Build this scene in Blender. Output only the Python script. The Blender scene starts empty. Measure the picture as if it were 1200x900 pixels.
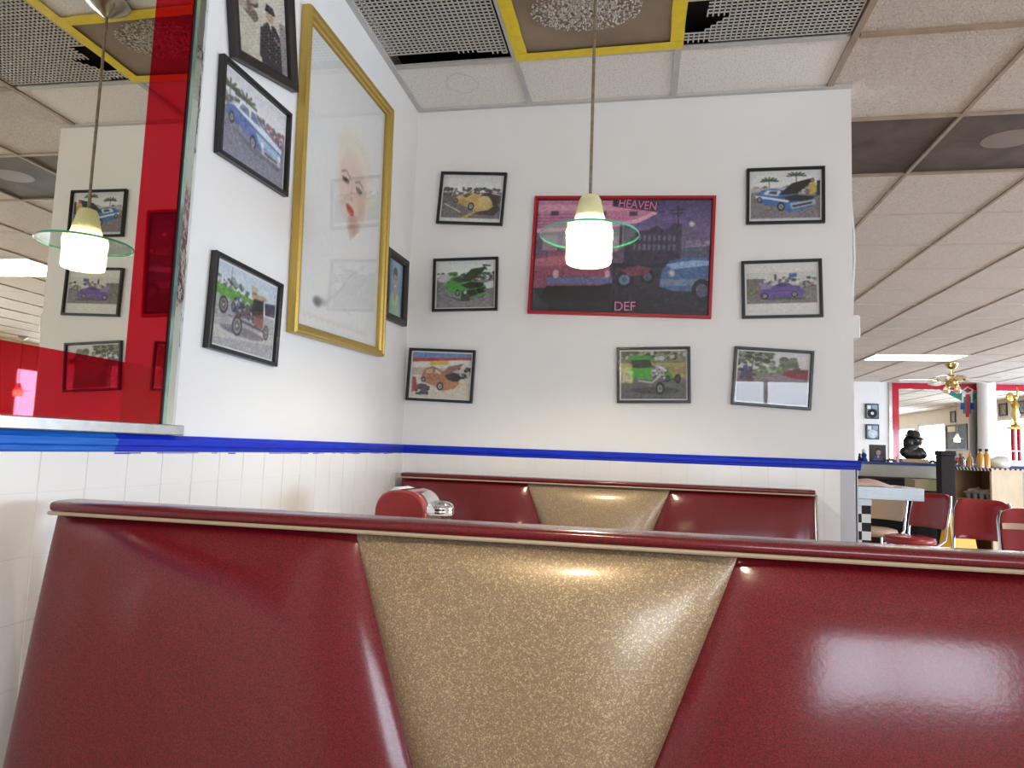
import bpy, bmesh, math, random
import numpy as np
from mathutils import Vector, Matrix

random.seed(7)
rng = np.random.default_rng(11)
SC = bpy.context.scene
COL = SC.collection

# ------------------------------------------------------------------ camera
FPX = 815.95
YAW, PITCH, ROLL = 0.1865, 0.0931, 0.0359
EYE = np.array([1.0125, 0.0, 1.12])
D = 2.8678           # partition wall with the pictures
H = 2.6157           # ceiling height
_fw = np.array([-math.sin(YAW) * math.cos(PITCH), math.cos(YAW) * math.cos(PITCH), math.sin(PITCH)])
_r = np.array([math.cos(YAW), math.sin(YAW), 0.0])
_u = np.cross(_r, _fw)
RIGHT = _r * math.cos(ROLL) + _u * math.sin(ROLL)
UP = -_r * math.sin(ROLL) + _u * math.cos(ROLL)
cam_data = bpy.data.cameras.new('camera')
cam_data.sensor_width = 36.0
cam_data.lens = FPX * 36.0 / 1200.0
cam_data.clip_start = 0.02
cam = bpy.data.objects.new('camera', cam_data)
COL.objects.link(cam)
M = Matrix.Identity(4)
for i in range(3):
    M[i][0], M[i][1], M[i][2], M[i][3] = RIGHT[i], UP[i], -_fw[i], EYE[i]
cam.matrix_world = M
SC.camera = cam


def hit(px, py, ax, v):
    """photo pixel -> point on the plane (axis ax) = v"""
    d = _fw + RIGHT * (px - 600) / FPX + UP * (450 - py) / FPX
    t = (v - EYE[ax]) / d[ax]
    return EYE + t * d


# ------------------------------------------------------------------ view, world, daylight
SC.view_settings.view_transform = 'Standard'
SC.view_settings.look = 'None'
SC.view_settings.gamma = 1.0
SC.view_settings.use_curve_mapping = False
SC.view_settings.exposure = 0.32
SC.cycles.use_denoising = True
SC.cycles.max_bounces = 10
SC.cycles.diffuse_bounces = 5
SC.cycles.glossy_bounces = 6
SC.cycles.transmission_bounces = 6
SC.cycles.transparent_max_bounces = 16
SC.cycles.caustics_reflective = False
SC.cycles.caustics_refractive = False
SC.cycles.sample_clamp_indirect = 20.0

world = bpy.data.worlds.new('daylight_sky')
SC.world = world
world.use_nodes = True
bg = world.node_tree.nodes['Background']
bg.inputs['Color'].default_value = (0.86, 0.93, 1.0, 1)
bg.inputs['Strength'].default_value = 1.2

XR = 9.0             # window wall on the right
YB = -2.6            # street wall behind the seat
YF = 14.0            # far wall with the second mirror
# windows of the place: (start, end, sill, head)
WIN_R = [(2.7, 3.7, 0.75, 2.15), (3.85, 5.3, 0.75, 2.2), (5.6, 7.42, 0.8, 2.25), (10.0, 11.6, 0.8, 2.2), (11.75, 13.4, 0.8, 2.2)]
WIN_B = [(1.60, 3.2, 1.00, 2.04), (4.6, 6.0, 0.8, 2.1), (6.4, 8.1, 0.8, 2.1)]


def area(name, loc, rot, sx, sy, power, col):
    l = bpy.data.lights.new(name, 'AREA')
    l.shape = 'RECTANGLE'
    l.size, l.size_y = sx, sy
    l.energy = power
    l.color = col
    o = bpy.data.objects.new(name, l)
    COL.objects.link(o)
    o.location = loc
    o.rotation_euler = rot
    return o


DAY = (0.70, 0.885, 1.12)
for a, b, s, h in WIN_R:
    area('window_daylight', (XR + 0.16, (a + b) / 2, (s + h) / 2), (0, math.pi / 2, 0), h - s, b - a, (71 if a < 5.4 else 48) * (b - a) * (h - s), DAY)
for a, b, s, h in WIN_B:
    area('window_daylight', ((a + b) / 2, YB - 0.16, (s + h) / 2), (math.pi / 2, 0, 0), b - a, h - s, 29 * (b - a) * (h - s), (0.80, 0.91, 1.05))


# ------------------------------------------------------------------ materials
def srgb(r, g, b):
    def f(c):
        c /= 255.0
        return c / 12.92 if c <= 0.04045 else ((c + 0.055) / 1.055) ** 2.4
    return (f(r), f(g), f(b), 1.0)


MATS = {}


class NT:
    def __init__(self, name):
        self.m = bpy.data.materials.new(name)
        self.m.use_nodes = True
        self.t = self.m.node_tree
        self.p = self.t.nodes['Principled BSDF']
        self.out = self.t.nodes['Material Output']

    def n(self, typ, **kw):
        nd = self.t.nodes.new(typ)
        for k, v in kw.items():
            if k in nd.inputs:
                nd.inputs[k].default_value = v
            else:
                setattr(nd, k, v)
        return nd

    def l(self, a, b):
        self.t.links.new(a, b)

    def coord(self, kind='Object', scale=(1, 1, 1)):
        tc = self.n('ShaderNodeTexCoord')
        mp = self.n('ShaderNodeMapping')
        mp.inputs['Scale'].default_value = scale
        self.l(tc.outputs[kind], mp.inputs['Vector'])
        return mp.outputs['Vector']

    def ramp(self, fac, stops):
        r = self.n('ShaderNodeValToRGB')
        while len(r.color_ramp.elements) < len(stops):
            r.color_ramp.elements.new(0.5)
        for e, (pos, c) in zip(r.color_ramp.elements, stops):
            e.position = pos
            e.color = c
        self.l(fac, r.inputs['Fac'])
        return r.outputs['Color']

    def bump(self, h, strength, dist=0.002):
        b = self.n('ShaderNodeBump', Strength=strength, Distance=dist)
        self.l(h, b.inputs['Height'])
        self.l(b.outputs['Normal'], self.p.inputs['Normal'])
        return b


def simple(name, col, rough=0.5, metal=0.0, coat=0.0, var=0.0, scale=20, bump=0.0, **kw):
    if name in MATS:
        return MATS[name]
    a = NT(name)
    a.p.inputs['Base Color'].default_value = col
    a.p.inputs['Roughness'].default_value = rough
    a.p.inputs['Metallic'].default_value = metal
    a.p.inputs['Coat Weight'].default_value = coat
    a.p.inputs['Coat Roughness'].default_value = 0.06
    for k, v in kw.items():
        a.p.inputs[k.replace('_', ' ')].default_value = v
    if var or bump:
        nz = a.n('ShaderNodeTexNoise', Scale=scale, Detail=4.0)
        a.l(a.coord(), nz.inputs['Vector'])
        if var:
            lo = tuple(c * (1 - var) for c in col[:3]) + (1,)
            hi = tuple(min(1, c * (1 + var)) for c in col[:3]) + (1,)
            a.l(a.ramp(nz.outputs['Fac'], [(0.3, lo), (0.7, hi)]), a.p.inputs['Base Color'])
        if bump:
            a.bump(nz.outputs['Fac'], bump)
    MATS[name] = a.m
    return a.m


WALL = simple('painted_wall_white', (0.88, 0.868, 0.85, 1), 0.5, var=0.015, scale=3, bump=0.05)
WALL_CREAM = simple('cream_wall_paint', (0.72, 0.64, 0.50, 1), 0.6, var=0.03, scale=3)
PONY = simple('greige_wall_paint', (0.50, 0.48, 0.41, 1), 0.6, var=0.04, scale=4)
GROUT = simple('tile_grout', (0.77, 0.75, 0.71, 1), 0.9, var=0.05, scale=40)
TILE = simple('glazed_white_tile', (0.88, 0.865, 0.84, 1), 0.18, var=0.012, scale=5)
BLACKF = simple('black_frame_lacquer', (0.012, 0.011, 0.011, 1), 0.32, var=0.2, scale=30)
DARKWOOD = simple('dark_frame_wood', (0.022, 0.014, 0.012, 1), 0.4, var=0.3, scale=25)
REDF = simple('red_frame_lacquer', (0.42, 0.012, 0.022, 1), 0.3)
PAPER = simple('white_paper', (0.80, 0.80, 0.78, 1), 0.7)
CHROME = simple('chrome', (0.80, 0.80, 0.80, 1), 0.09, 1.0)
STEEL = simple('brushed_steel', (0.33, 0.35, 0.36, 1), 0.36, 1.0, var=0.05, scale=60)
BRASS = simple('aged_brass', (0.55, 0.43, 0.22, 1), 0.2, 1.0)
RODM = simple('bronze_rod', (0.30, 0.24, 0.17, 1), 0.4, 0.7, var=0.25, scale=60)
NICKEL = simple('satin_nickel', (0.42, 0.40, 0.35, 1), 0.28, 1.0)
BLACK = simple('flat_black', (0.006, 0.0055, 0.005, 1), 0.7)
DARKB = simple('dark_brown_stain', (0.010, 0.005, 0.004, 1), 0.75, var=0.3, scale=15)
WHITEP = simple('white_plastic', (0.75, 0.75, 0.73, 1), 0.35)
PLY = simple('plywood_cream', (0.62, 0.47, 0.30, 1), 0.5, var=0.08, scale=7)
PLYD = simple('shelf_wood_tan', (0.46, 0.29, 0.17, 1), 0.5, var=0.08, scale=7)
GOLDT = simple('trophy_gold', (0.80, 0.55, 0.16, 1), 0.2, 1.0)
REDGL = simple('red_gloss_plastic', (0.45, 0.02, 0.02, 1), 0.15, coat=0.5)
YELLOWP = simple('yellow_plastic', (0.85, 0.50, 0.02, 1), 0.4)
CREAMV = simple('cream_vinyl', (0.60, 0.42, 0.29, 1), 0.35, coat=0.2)
PIPING = simple('cream_piping', (0.46, 0.36, 0.25, 1), 0.45)
ALU = simple('aluminium_channel', (0.62, 0.62, 0.60, 1), 0.35, 1.0, var=0.1, scale=35)
TBAR = simple('grid_bar_paint', (0.56, 0.55, 0.53, 1), 0.5, var=0.05, scale=10)
TBAR2 = simple('grid_bar_tan', (0.38, 0.29, 0.21, 1), 0.5, var=0.15, scale=10)
LOUVER = simple('louver_plastic', (0.66, 0.63, 0.58, 1), 0.45)
TAPE = simple('yellow_tape', (0.90, 0.68, 0.010, 1), 0.4, var=0.08, scale=30, bump=0.3)
BASEM = simple('booth_base_black', (0.015, 0.015, 0.016, 1), 0.5)
TABLET = simple('table_laminate', (0.80, 0.79, 0.77, 1), 0.25, var=0.06, scale=80)


def mat_floor():
    a = NT('tan_floor_tile')
    br = a.n('ShaderNodeTexBrick', Scale=1.0)
    br.offset = 0.0
    br.inputs['Color1'].default_value = (0.60, 0.46, 0.34, 1)
    br.inputs['Color2'].default_value = (0.56, 0.42, 0.31, 1)
    br.inputs['Mortar'].default_value = (0.25, 0.19, 0.14, 1)
    br.inputs['Mortar Size'].default_value = 0.006
    br.inputs['Brick Width'].default_value = 0.305
    br.inputs['Row Height'].default_value = 0.305
    a.l(a.coord(), br.inputs['Vector'])
    a.l(br.outputs['Color'], a.p.inputs['Base Color'])
    a.p.inputs['Roughness'].default_value = 0.3
    return a.m


def mat_ceiling(name, col, worm):
    a = NT(name)
    v = a.coord(scale=(1, 1, 1))
    if worm:
        nz = a.n('ShaderNodeTexNoise', Scale=70.0, Detail=2.5, Distortion=2.2)
        a.l(v, nz.inputs['Vector'])
        a.bump(nz.outputs['Fac'], 1.0, 0.010)
        lo = tuple(c * 0.72 for c in col[:3]) + (1,)
        a.l(a.ramp(nz.outputs['Fac'], [(0.32, lo), (0.55, col)]), a.p.inputs['Base Color'])
    else:
        nz = a.n('ShaderNodeTexNoise', Scale=170.0, Detail=3.0)
        a.l(v, nz.inputs['Vector'])
        lo = tuple(c * 0.62 for c in col[:3]) + (1,)
        a.l(a.ramp(nz.outputs['Fac'], [(0.34, lo), (0.44, col)]), a.p.inputs['Base Color'])
        a.bump(nz.outputs['Fac'], 0.3, 0.003)
    a.p.inputs['Roughness'].default_value = 0.9
    return a.m


def mat_vinyl(name, col, dark, gold=False):
    """metal-flake vinyl under a clear gloss"""
    a = NT(name)
    v = a.coord()
    vo = a.n('ShaderNodeTexVoronoi', Scale=(650.0 if gold else 900.0))
    a.l(v, vo.inputs['Vector'])
    sep = a.n('ShaderNodeSeparateColor')
    a.l(vo.outputs['Color'], sep.inputs['Color'])
    big = a.n('ShaderNodeTexNoise', Scale=5.0, Detail=3.0)
    a.l(v, big.inputs['Vector'])
    if gold:
        c = a.ramp(sep.outputs['Red'], [(0.0, dark), (0.75, col), (0.97, (0.62, 0.48, 0.26, 1))])
        a.p.inputs['Metallic'].default_value = 0.28
        a.p.inputs['Roughness'].default_value = 0.36
        a.p.inputs['Coat Weight'].default_value = 0.35
        a.p.inputs['Coat Roughness'].default_value = 0.16
    else:
        c = a.ramp(sep.outputs['Red'], [(0.0, dark), (0.6, col), (0.98, tuple(min(1, x * 1.5) for x in col[:3]) + (1,))])
        a.p.inputs['Metallic'].default_value = 0.15
        a.p.inputs['Roughness'].default_value = 0.5
        a.p.inputs['Specular IOR Level'].default_value = 0.2
        a.p.inputs['Coat Weight'].default_value = 0.85
        a.p.inputs['Coat Roughness'].default_value = 0.155
    a.l(c, a.p.inputs['Base Color'])
    # flakes tilt at random
    nm = a.n('ShaderNodeMixRGB', blend_type='MIX')
    b = a.n('ShaderNodeBump', Strength=(0.45 if gold else 0.16), Distance=0.0012)
    a.l(sep.outputs['Green'], b.inputs['Height'])
    a.l(b.outputs['Normal'], a.p.inputs['Normal'])
    fine = a.n('ShaderNodeTexNoise', Scale=160.0, Detail=2.0)
    a.l(v, fine.inputs['Vector'])
    b2 = a.n('ShaderNodeBump', Strength=0.08, Distance=0.0010)
    a.l(fine.outputs['Fac'], b2.inputs['Height'])
    a.l(b2.outputs['Normal'], a.p.inputs['Coat Normal'])
    return a.m


def mat_rail(name, col, lo):
    a = NT(name)
    nz = a.n('ShaderNodeTexNoise', Scale=1.0, Detail=5.0)
    a.l(a.coord(scale=(9, 9, 260)), nz.inputs['Vector'])
    a.l(a.ramp(nz.outputs['Fac'], [(0.35, lo), (0.6, col)]), a.p.inputs['Base Color'])
    a.p.inputs['Roughness'].default_value = 0.45
    a.p.inputs['Specular IOR Level'].default_value = 0.25
    a.bump(nz.outputs['Fac'], 0.25, 0.001)
    return a.m


def mat_gold_frame():
    a = NT('gold_leaf_frame')
    nz = a.n('ShaderNodeTexNoise', Scale=1.0, Detail=6.0)
    a.l(a.coord(scale=(420, 420, 420)), nz.inputs['Vector'])
    a.l(a.ramp(nz.outputs['Fac'], [(0.3, (0.44, 0.29, 0.055, 1)), (0.65, (0.62, 0.43, 0.11, 1))]), a.p.inputs['Base Color'])
    a.p.inputs['Metallic'].default_value = 0.6
    a.p.inputs['Roughness'].default_value = 0.38
    return a.m


def mat_glass(name, ior=1.45, tint=(1, 1, 1, 1), rough=0.0):
    a = NT(name)
    a.t.nodes.remove(a.p)
    tr = a.n('ShaderNodeBsdfTransparent', Color=tint)
    gl = a.n('ShaderNodeBsdfGlossy', Roughness=rough)
    # Schlick reflectance, the same on both faces of the pane
    f0 = ((ior - 1) / (ior + 1)) ** 2
    lw = a.n('ShaderNodeLayerWeight', Blend=0.5)
    pw_ = a.n('ShaderNodeMath', operation='POWER')
    pw_.inputs[1].default_value = 5.0
    a.l(lw.outputs['Facing'], pw_.inputs[0])
    ma = a.n('ShaderNodeMath', operation='MULTIPLY_ADD')
    ma.inputs[1].default_value = 1 - f0
    ma.inputs[2].default_value = f0
    a.l(pw_.outputs['Value'], ma.inputs[0])
    mx = a.n('ShaderNodeMixShader')
    a.l(ma.outputs['Value'], mx.inputs['Fac'])
    a.l(tr.outputs['BSDF'], mx.inputs[1])
    a.l(gl.outputs['BSDF'], mx.inputs[2])
    a.l(mx.outputs['Shader'], a.out.inputs['Surface'])
    return a.m


def mat_film():
    """red translucent film stuck on the mirror"""
    a = NT('red_mirror_film')
    a.t.nodes.remove(a.p)
    tr = a.n('ShaderNodeBsdfTransparent', Color=(0.88, 0.02, 0.14, 1))
    df = a.n('ShaderNodeBsdfDiffuse', Color=(0.75, 0.008, 0.035, 1))
    gl = a.n('ShaderNodeBsdfGlossy', Roughness=0.02)
    m1 = a.n('ShaderNodeMixShader', Fac=0.08)
    m2 = a.n('ShaderNodeMixShader', Fac=0.035)
    a.l(tr.outputs['BSDF'], m1.inputs[1])
    a.l(df.outputs['BSDF'], m1.inputs[2])
    a.l(m1.outputs['Shader'], m2.inputs[1])
    a.l(gl.outputs['BSDF'], m2.inputs[2])
    a.l(m2.outputs['Shader'], a.out.inputs['Surface'])
    return a.m


def mat_shade():
    a = NT('frosted_lamp_glass')
    a.t.nodes.remove(a.p)
    tl = a.n('ShaderNodeBsdfTranslucent', Color=(0.94, 0.92, 0.68, 1))
    df = a.n('ShaderNodeBsdfDiffuse', Color=(0.80, 0.80, 0.62, 1))
    gl = a.n('ShaderNodeBsdfGlossy', Roughness=0.12)
    m1 = a.n('ShaderNodeMixShader', Fac=0.35)
    m2 = a.n('ShaderNodeMixShader', Fac=0.05)
    a.l(tl.outputs['BSDF'], m1.inputs[1])
    a.l(df.outputs['BSDF'], m1.inputs[2])
    a.l(m1.outputs['Shader'], m2.inputs[1])
    a.l(gl.outputs['BSDF'], m2.inputs[2])
    a.l(m2.outputs['Shader'], a.out.inputs['Surface'])
    return a.m


def mat_emit(name, col, s):
    a = NT(name)
    a.p.inputs['Base Color'].default_value = (0.8, 0.8, 0.8, 1)
    a.p.inputs['Emission Color'].default_value = col
    a.p.inputs['Emission Strength'].default_value = s
    return a.m


def mat_print():
    a = NT('photo_print')
    at = a.n('ShaderNodeAttribute', attribute_name='Col')
    a.l(at.outputs['Color'], a.p.inputs['Base Color'])
    a.p.inputs['Roughness'].default_value = 0.5
    return a.m


def mat_checker(name, scale, c1, c2, rot=0.0):
    a = NT(name)
    tc = a.n('ShaderNodeTexCoord')
    mp = a.n('ShaderNodeMapping')
    mp.inputs['Rotation'].default_value = (0, rot, 0)
    a.l(tc.outputs['Object'], mp.inputs['Vector'])
    ck = a.n('ShaderNodeTexChecker', Scale=scale, Color1=c1, Color2=c2)
    a.l(mp.outputs['Vector'], ck.inputs['Vector'])
    a.l(ck.outputs['Color'], a.p.inputs['Base Color'])
    a.p.inputs['Roughness'].default_value = 0.35
    return a.m


def mat_lint():
    """stained brown board with a furry grey dust patch"""
    a = NT('stained_board')
    v = a.coord()
    nz = a.n('ShaderNodeTexNoise', Scale=90.0, Detail=4.0)
    a.l(v, nz.inputs['Vector'])
    big = a.n('ShaderNodeTexNoise', Scale=6.0, Detail=3.0)
    a.l(v, big.inputs['Vector'])
    a.l(a.ramp(big.outputs['Fac'], [(0.3, (0.25, 0.19, 0.135, 1)), (0.7, (0.34, 0.265, 0.19, 1))]), a.p.inputs['Base Color'])
    a.bump(nz.outputs['Fac'], 0.1, 0.002)
    a.p.inputs['Roughness'].default_value = 0.75
    return a.m


def mat_diffuser():
    a = NT('brown_stained_diffuser')
    v = a.coord()
    nz = a.n('ShaderNodeTexNoise', Scale=5.0, Detail=5.0, Distortion=0.6)
    a.l(v, nz.inputs['Vector'])
    a.l(a.ramp(nz.outputs['Fac'], [(0.3, (0.045, 0.028, 0.022, 1)), (0.7, (0.125, 0.085, 0.065, 1))]), a.p.inputs['Base Color'])
    a.p.inputs['Roughness'].default_value = 0.6
    return a.m


FLOORM = mat_floor()
CTILE = mat_ceiling('ceiling_tile_speckled', (0.90, 0.88, 0.85, 1), False)
CTILE2 = mat_ceiling('ceiling_tile_fissured', (0.76, 0.655, 0.565, 1), True)
REDV = mat_vinyl('red_flake_vinyl', (0.150, 0.004, 0.009, 1), (0.080, 0.002, 0.005, 1))
GOLDV = mat_vinyl('gold_flake_vinyl', (0.37, 0.262, 0.160, 1), (0.265, 0.182, 0.105, 1), True)
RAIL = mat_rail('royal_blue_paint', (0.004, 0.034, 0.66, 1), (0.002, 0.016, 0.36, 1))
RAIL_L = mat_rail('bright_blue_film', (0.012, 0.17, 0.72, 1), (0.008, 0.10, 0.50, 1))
GOLDF = mat_gold_frame()
GLASS = mat_glass('picture_glass', 1.38)
WGLASS = mat_glass('window_glass', 1.3)
JARG = mat_glass('jar_glass', 1.45, (0.92, 0.95, 0.95, 1))
DISCG = mat_glass('lamp_disc_glass', 1.5, (0.90, 0.97, 0.95, 1))
GREENEDGE = simple('green_glass_edge', (0.10, 0.52, 0.38, 1), 0.08, coat=0.6, Emission_Strength=0.0)
MIRROR = simple('mirror_silver', (0.82, 0.79, 0.67, 1), 0.0, 1.0)
MIRRORP = simple('mirror_bevel', (0.74, 0.78, 0.74, 1), 0.06, 1.0, bump=0.6, scale=28)
FILM = mat_film()
SHADE = mat_shade()
BULB = mat_emit('bulb_glow', (1.0, 0.86, 0.62, 1), 14)
TUBE = mat_emit('lit_diffuser', (1.0, 0.90, 0.70, 1), 10.0)
PRINT = mat_print()
LINTB = mat_lint()
LINT = simple('grey_dust_fluff', (0.58, 0.55, 0.50, 1), 1.0, var=0.3, scale=120)
DIFFUSER = mat_diffuser()


# ------------------------------------------------------------------ mesh helpers
class MB:
    def __init__(self):
        self.v, self.f = [], []

    def add(self, vs, fs):
        o = len(self.v)
        self.v += [tuple(map(float, p)) for p in vs]
        self.f += [tuple(i + o for i in f) for f in fs]
        return self

    def bb(self, a, b, rz=0.0, about=None):
        (x0, y0, z0), (x1, y1, z1) = a, b
        vs = [(x0, y0, z0), (x1, y0, z0), (x1, y1, z0), (x0, y1, z0), (x0, y0, z1), (x1, y0, z1), (x1, y1, z1), (x0, y1, z1)]
        if rz:
            cx, cy = about if about else ((x0 + x1) / 2, (y0 + y1) / 2)
            c, s = math.cos(rz), math.sin(rz)
            vs = [(cx + (x - cx) * c - (y - cy) * s, cy + (x - cx) * s + (y - cy) * c, z) for x, y, z in vs]
        return self.add(vs, [(0, 3, 2, 1), (4, 5, 6, 7), (0, 1, 5, 4), (1, 2, 6, 5), (2, 3, 7, 6), (3, 0, 4, 7)])

    def tube(self, path, r, n=10, caps=True):
        path = [Vector(p) for p in path]
        rs = r if isinstance(r, (list, tuple)) else [r] * len(path)
        rings = []
        prev = None
        for i, p in enumerate(path):
            if i == 0:
                t = path[1] - p
            elif i == len(path) - 1:
                t = p - path[i - 1]
            else:
                t = path[i + 1] - path[i - 1]
            t.normalize()
            if prev is None:
                a = Vector((0, 0, 1)) if abs(t.z) < 0.9 else Vector((1, 0, 0))
                nrm = t.cross(a).normalized()
            else:
                nrm = (prev - t * prev.dot(t)).normalized()
            prev = nrm
            bn = t.cross(nrm)
            rings.append([p + (nrm * math.cos(k * 2 * math.pi / n) + bn * math.sin(k * 2 * math.pi / n)) * rs[i] for k in range(n)])
        vs = [q for rg in rings for q in rg]
        fs = []
        for i in range(len(rings) - 1):
            for k in range(n):
                fs.append((i * n + k, i * n + (k + 1) % n, (i + 1) * n + (k + 1) % n, (i + 1) * n + k))
        if caps:
            fs.append(tuple(range(n - 1, -1, -1)))
            fs.append(tuple((len(rings) - 1) * n + k for k in range(n)))
        return self.add(vs, fs)

    def lathe(self, prof, c=(0, 0, 0), n=28, closed=False, sx=1.0, sy=1.0):
        vs, fs = [], []
        m = len(prof)
        for r, z in prof:
            for k in range(n):
                a = 2 * math.pi * k / n
                vs.append((c[0] + sx * r * math.cos(a), c[1] + sy * r * math.sin(a), c[2] + z))
        for i in range(m - 1):
            for k in range(n):
                fs.append((i * n + k, i * n + (k + 1) % n, (i + 1) * n + (k + 1) % n, (i + 1) * n + k))
        if closed:
            fs.append(tuple(range(n - 1, -1, -1)))
            fs.append(tuple((m - 1) * n + k for k in range(n)))
        return self.add(vs, fs)

    def sheet(self, fn, nu, nv):
        vs = [fn(i / nu, j / nv) for j in range(nv + 1) for i in range(nu + 1)]
        w = nu + 1
        fs = [(j * w + i, j * w + i + 1, (j + 1) * w + i + 1, (j + 1) * w + i) for j in range(nv) for i in range(nu)]
        return self.add(vs, fs)

    def prism(self, poly, a, b):
        """poly of 2-d points lifted by functions a, b (2-d -> 3-d) for the two faces"""
        n = len(poly)
        vs = [a(*p) for p in poly] + [b(*p) for p in poly]
        fs = [tuple(range(n)), tuple(range(2 * n - 1, n - 1, -1))]
        fs += [(i, n + i, n + (i + 1) % n, (i + 1) % n) for i in range(n)]
        return self.add(vs, fs)

    def mesh(self, name):
        me = bpy.data.meshes.new(name)
        me.from_pydata(self.v, [], self.f)
        bm = bmesh.new()
        bm.from_mesh(me)
        bmesh.ops.recalc_face_normals(bm, faces=bm.faces)
        bm.to_mesh(me)
        bm.free()
        return me


def finish(me, smooth):
    if smooth:
        me.polygons.foreach_set('use_smooth', [True] * len(me.polygons))
        me.set_sharp_from_angle(angle=math.radians(smooth if smooth is not True else 40))


def link(name, me, mat, parent=None, smooth=False, bevel=0.0, world=True, recalc=True):
    """one mesh object; world coordinates are turned into the parent's own frame"""
    if isinstance(me, MB):
        me = me.mesh(name)
    if parent is not None and world:
        me.transform(parent.matrix_basis.inverted() if parent.parent is None else (parent.parent.matrix_basis @ parent.matrix_basis).inverted())
    finish(me, smooth)
    me.materials.append(mat)
    o = bpy.data.objects.new(name, me)
    COL.objects.link(o)
    if parent is not None:
        o.parent = parent
    if bevel:
        b = o.modifiers.new('bevel', 'BEVEL')
        b.width = bevel
        b.segments = 2
        b.limit_method = 'ANGLE'
        b.angle_limit = math.radians(35)
        if not smooth:
            finish(me, 30)
    return o


def tag(o, label, cat, group=None):
    o['label'] = label
    o['category'] = cat
    if group:
        o['group'] = group
    return o


def thing(name, label, cat, loc=(0, 0, 0), rotz=0.0, group=None):
    e = bpy.data.objects.new(name, None)
    e.empty_display_size = 0.05
    COL.objects.link(e)
    e.location = loc
    e.rotation_euler = (0, 0, rotz)
    e.matrix_basis = Matrix.Translation(loc) @ Matrix.Rotation(rotz, 4, 'Z')
    return tag(e, label, cat, group)


def struct(name, me, mat, smooth=False, bevel=0.0):
    o = link(name, me, mat, None, smooth, bevel)
    o['kind'] = 'structure'
    return o


def piece(name, me, parent, loc=(0, 0, 0), rot=(0, 0, 0)):
    """another object on shared mesh data"""
    o = bpy.data.objects.new(name, me)
    COL.objects.link(o)
    o.parent = parent
    o.location = loc
    o.rotation_euler = rot
    return o


def copy_tree(root, loc, rotz, label=None):
    c = root.copy()
    COL.objects.link(c)
    c.location = loc
    c.rotation_euler = (0, 0, rotz)
    if label:
        c['label'] = label
    for ch in [o for o in bpy.data.objects if o.parent == root]:
        k = ch.copy()
        COL.objects.link(k)
        k.parent = c
        for g in [o for o in bpy.data.objects if o.parent == ch]:
            q = g.copy()
            COL.objects.link(q)
            q.parent = k
    return c


# ------------------------------------------------------------------ the room
floor = struct('floor', MB().bb((-0.1, YB - 0.1, -0.1), (XR + 0.1, YF + 0.1, 0.0)), FLOORM)
wall_left = struct('wall_left', MB().bb((-0.12, YB, 0), (0.0, YF, H + 0.15)), WALL)
XE = 1.8126
wall_back = struct('wall_back', MB().bb((0.0, D, 0), (XE, D + 0.12, H + 0.15)), WALL)
wall_far = struct('wall_far', MB().bb((0.0, YF, 0), (XR, YF + 0.12, H + 0.15)), WALL)


def holed_wall(name, axis, pos, thick, a0, a1, wins, mat):
    mb = MB()

    def put(s, e, z0, z1):
        if axis == 'x':
            mb.bb((pos, s, z0), (pos + thick, e, z1))
        else:
            mb.bb((s, pos, z0), (e, pos + thick, z1))
    cur = a0
    for s, e, z0, z1 in wins:
        put(cur, s, 0, H + 0.15)
        put(s, e, 0, z0)
        put(s, e, z1, H + 0.15)
        cur = e
    put(cur, a1, 0, H + 0.15)
    return struct(name, mb, mat)


wall_right = holed_wall('wall_right', 'x', XR, 0.12, YB, YF, WIN_R, WALL_CREAM)
wall_rear = holed_wall('wall_rear', 'y', YB - 0.12, 0.12, 0.0, XR, WIN_B, WALL_CREAM)
nwin = 0
for wl, wins in (('x', WIN_R), ('y', WIN_B)):
    for s, e, z0, z1 in wins:
        nwin += 1

        def box(a, b, c0, c1, d0, d1):
            # a,b along the wall; c heights; d depth into the wall (0 = room face)
            if wl == 'x':
                return ((XR + d0, a, c0), (XR + d1, b, c1))
            return ((a, YB - d1, c0), (b, YB - d0, c1))
        fr = MB()
        t = 0.045
        fr.bb(*box(s, s + t, z0, z1, 0.02, 0.09)).bb(*box(e - t, e, z0, z1, 0.02, 0.09))
        fr.bb(*box(s + t, e - t, z0, z0 + t, 0.02, 0.09)).bb(*box(s + t, e - t, z1 - t, z1, 0.02, 0.09))
        w = struct('window_%d' % nwin, fr, WHITEP)
        k = max(1, round((e - s) / 0.72))
        for i in range(k):
            a = s + t + (e - s - 2 * t) * i / k
            b = s + t + (e - s - 2 * t) * (i + 1) / k
            link('window_pane', MB().bb(*box(a + 0.002, b - 0.002, z0 + t, z1 - t, 0.05, 0.056)), WGLASS, w)
            if i:
                link('mullion', MB().bb(*box(a - 0.02, a + 0.02, z0 + t, z1 - t, 0.025, 0.085)), WHITEP, w)

# ---- ceiling: slab, grid bars, lay-in tiles
ceiling = struct('ceiling', MB().bb((0.0, YB, H + 0.09), (XR, YF, H + 0.14)), BLACK)
TX, TY, X0, Y0 = 0.61, 0.651, 0.5082, 2.5084
xl = [0.0] + [X0 + TX * k for k in range(14)] + [XR]
yl = [YB] + [Y0 + TY * k for k in range(-7, 18)] + [YF]
yl[-1] = YF


def clear_of_wall(x0, x1, y0, y1):
    return True


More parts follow.
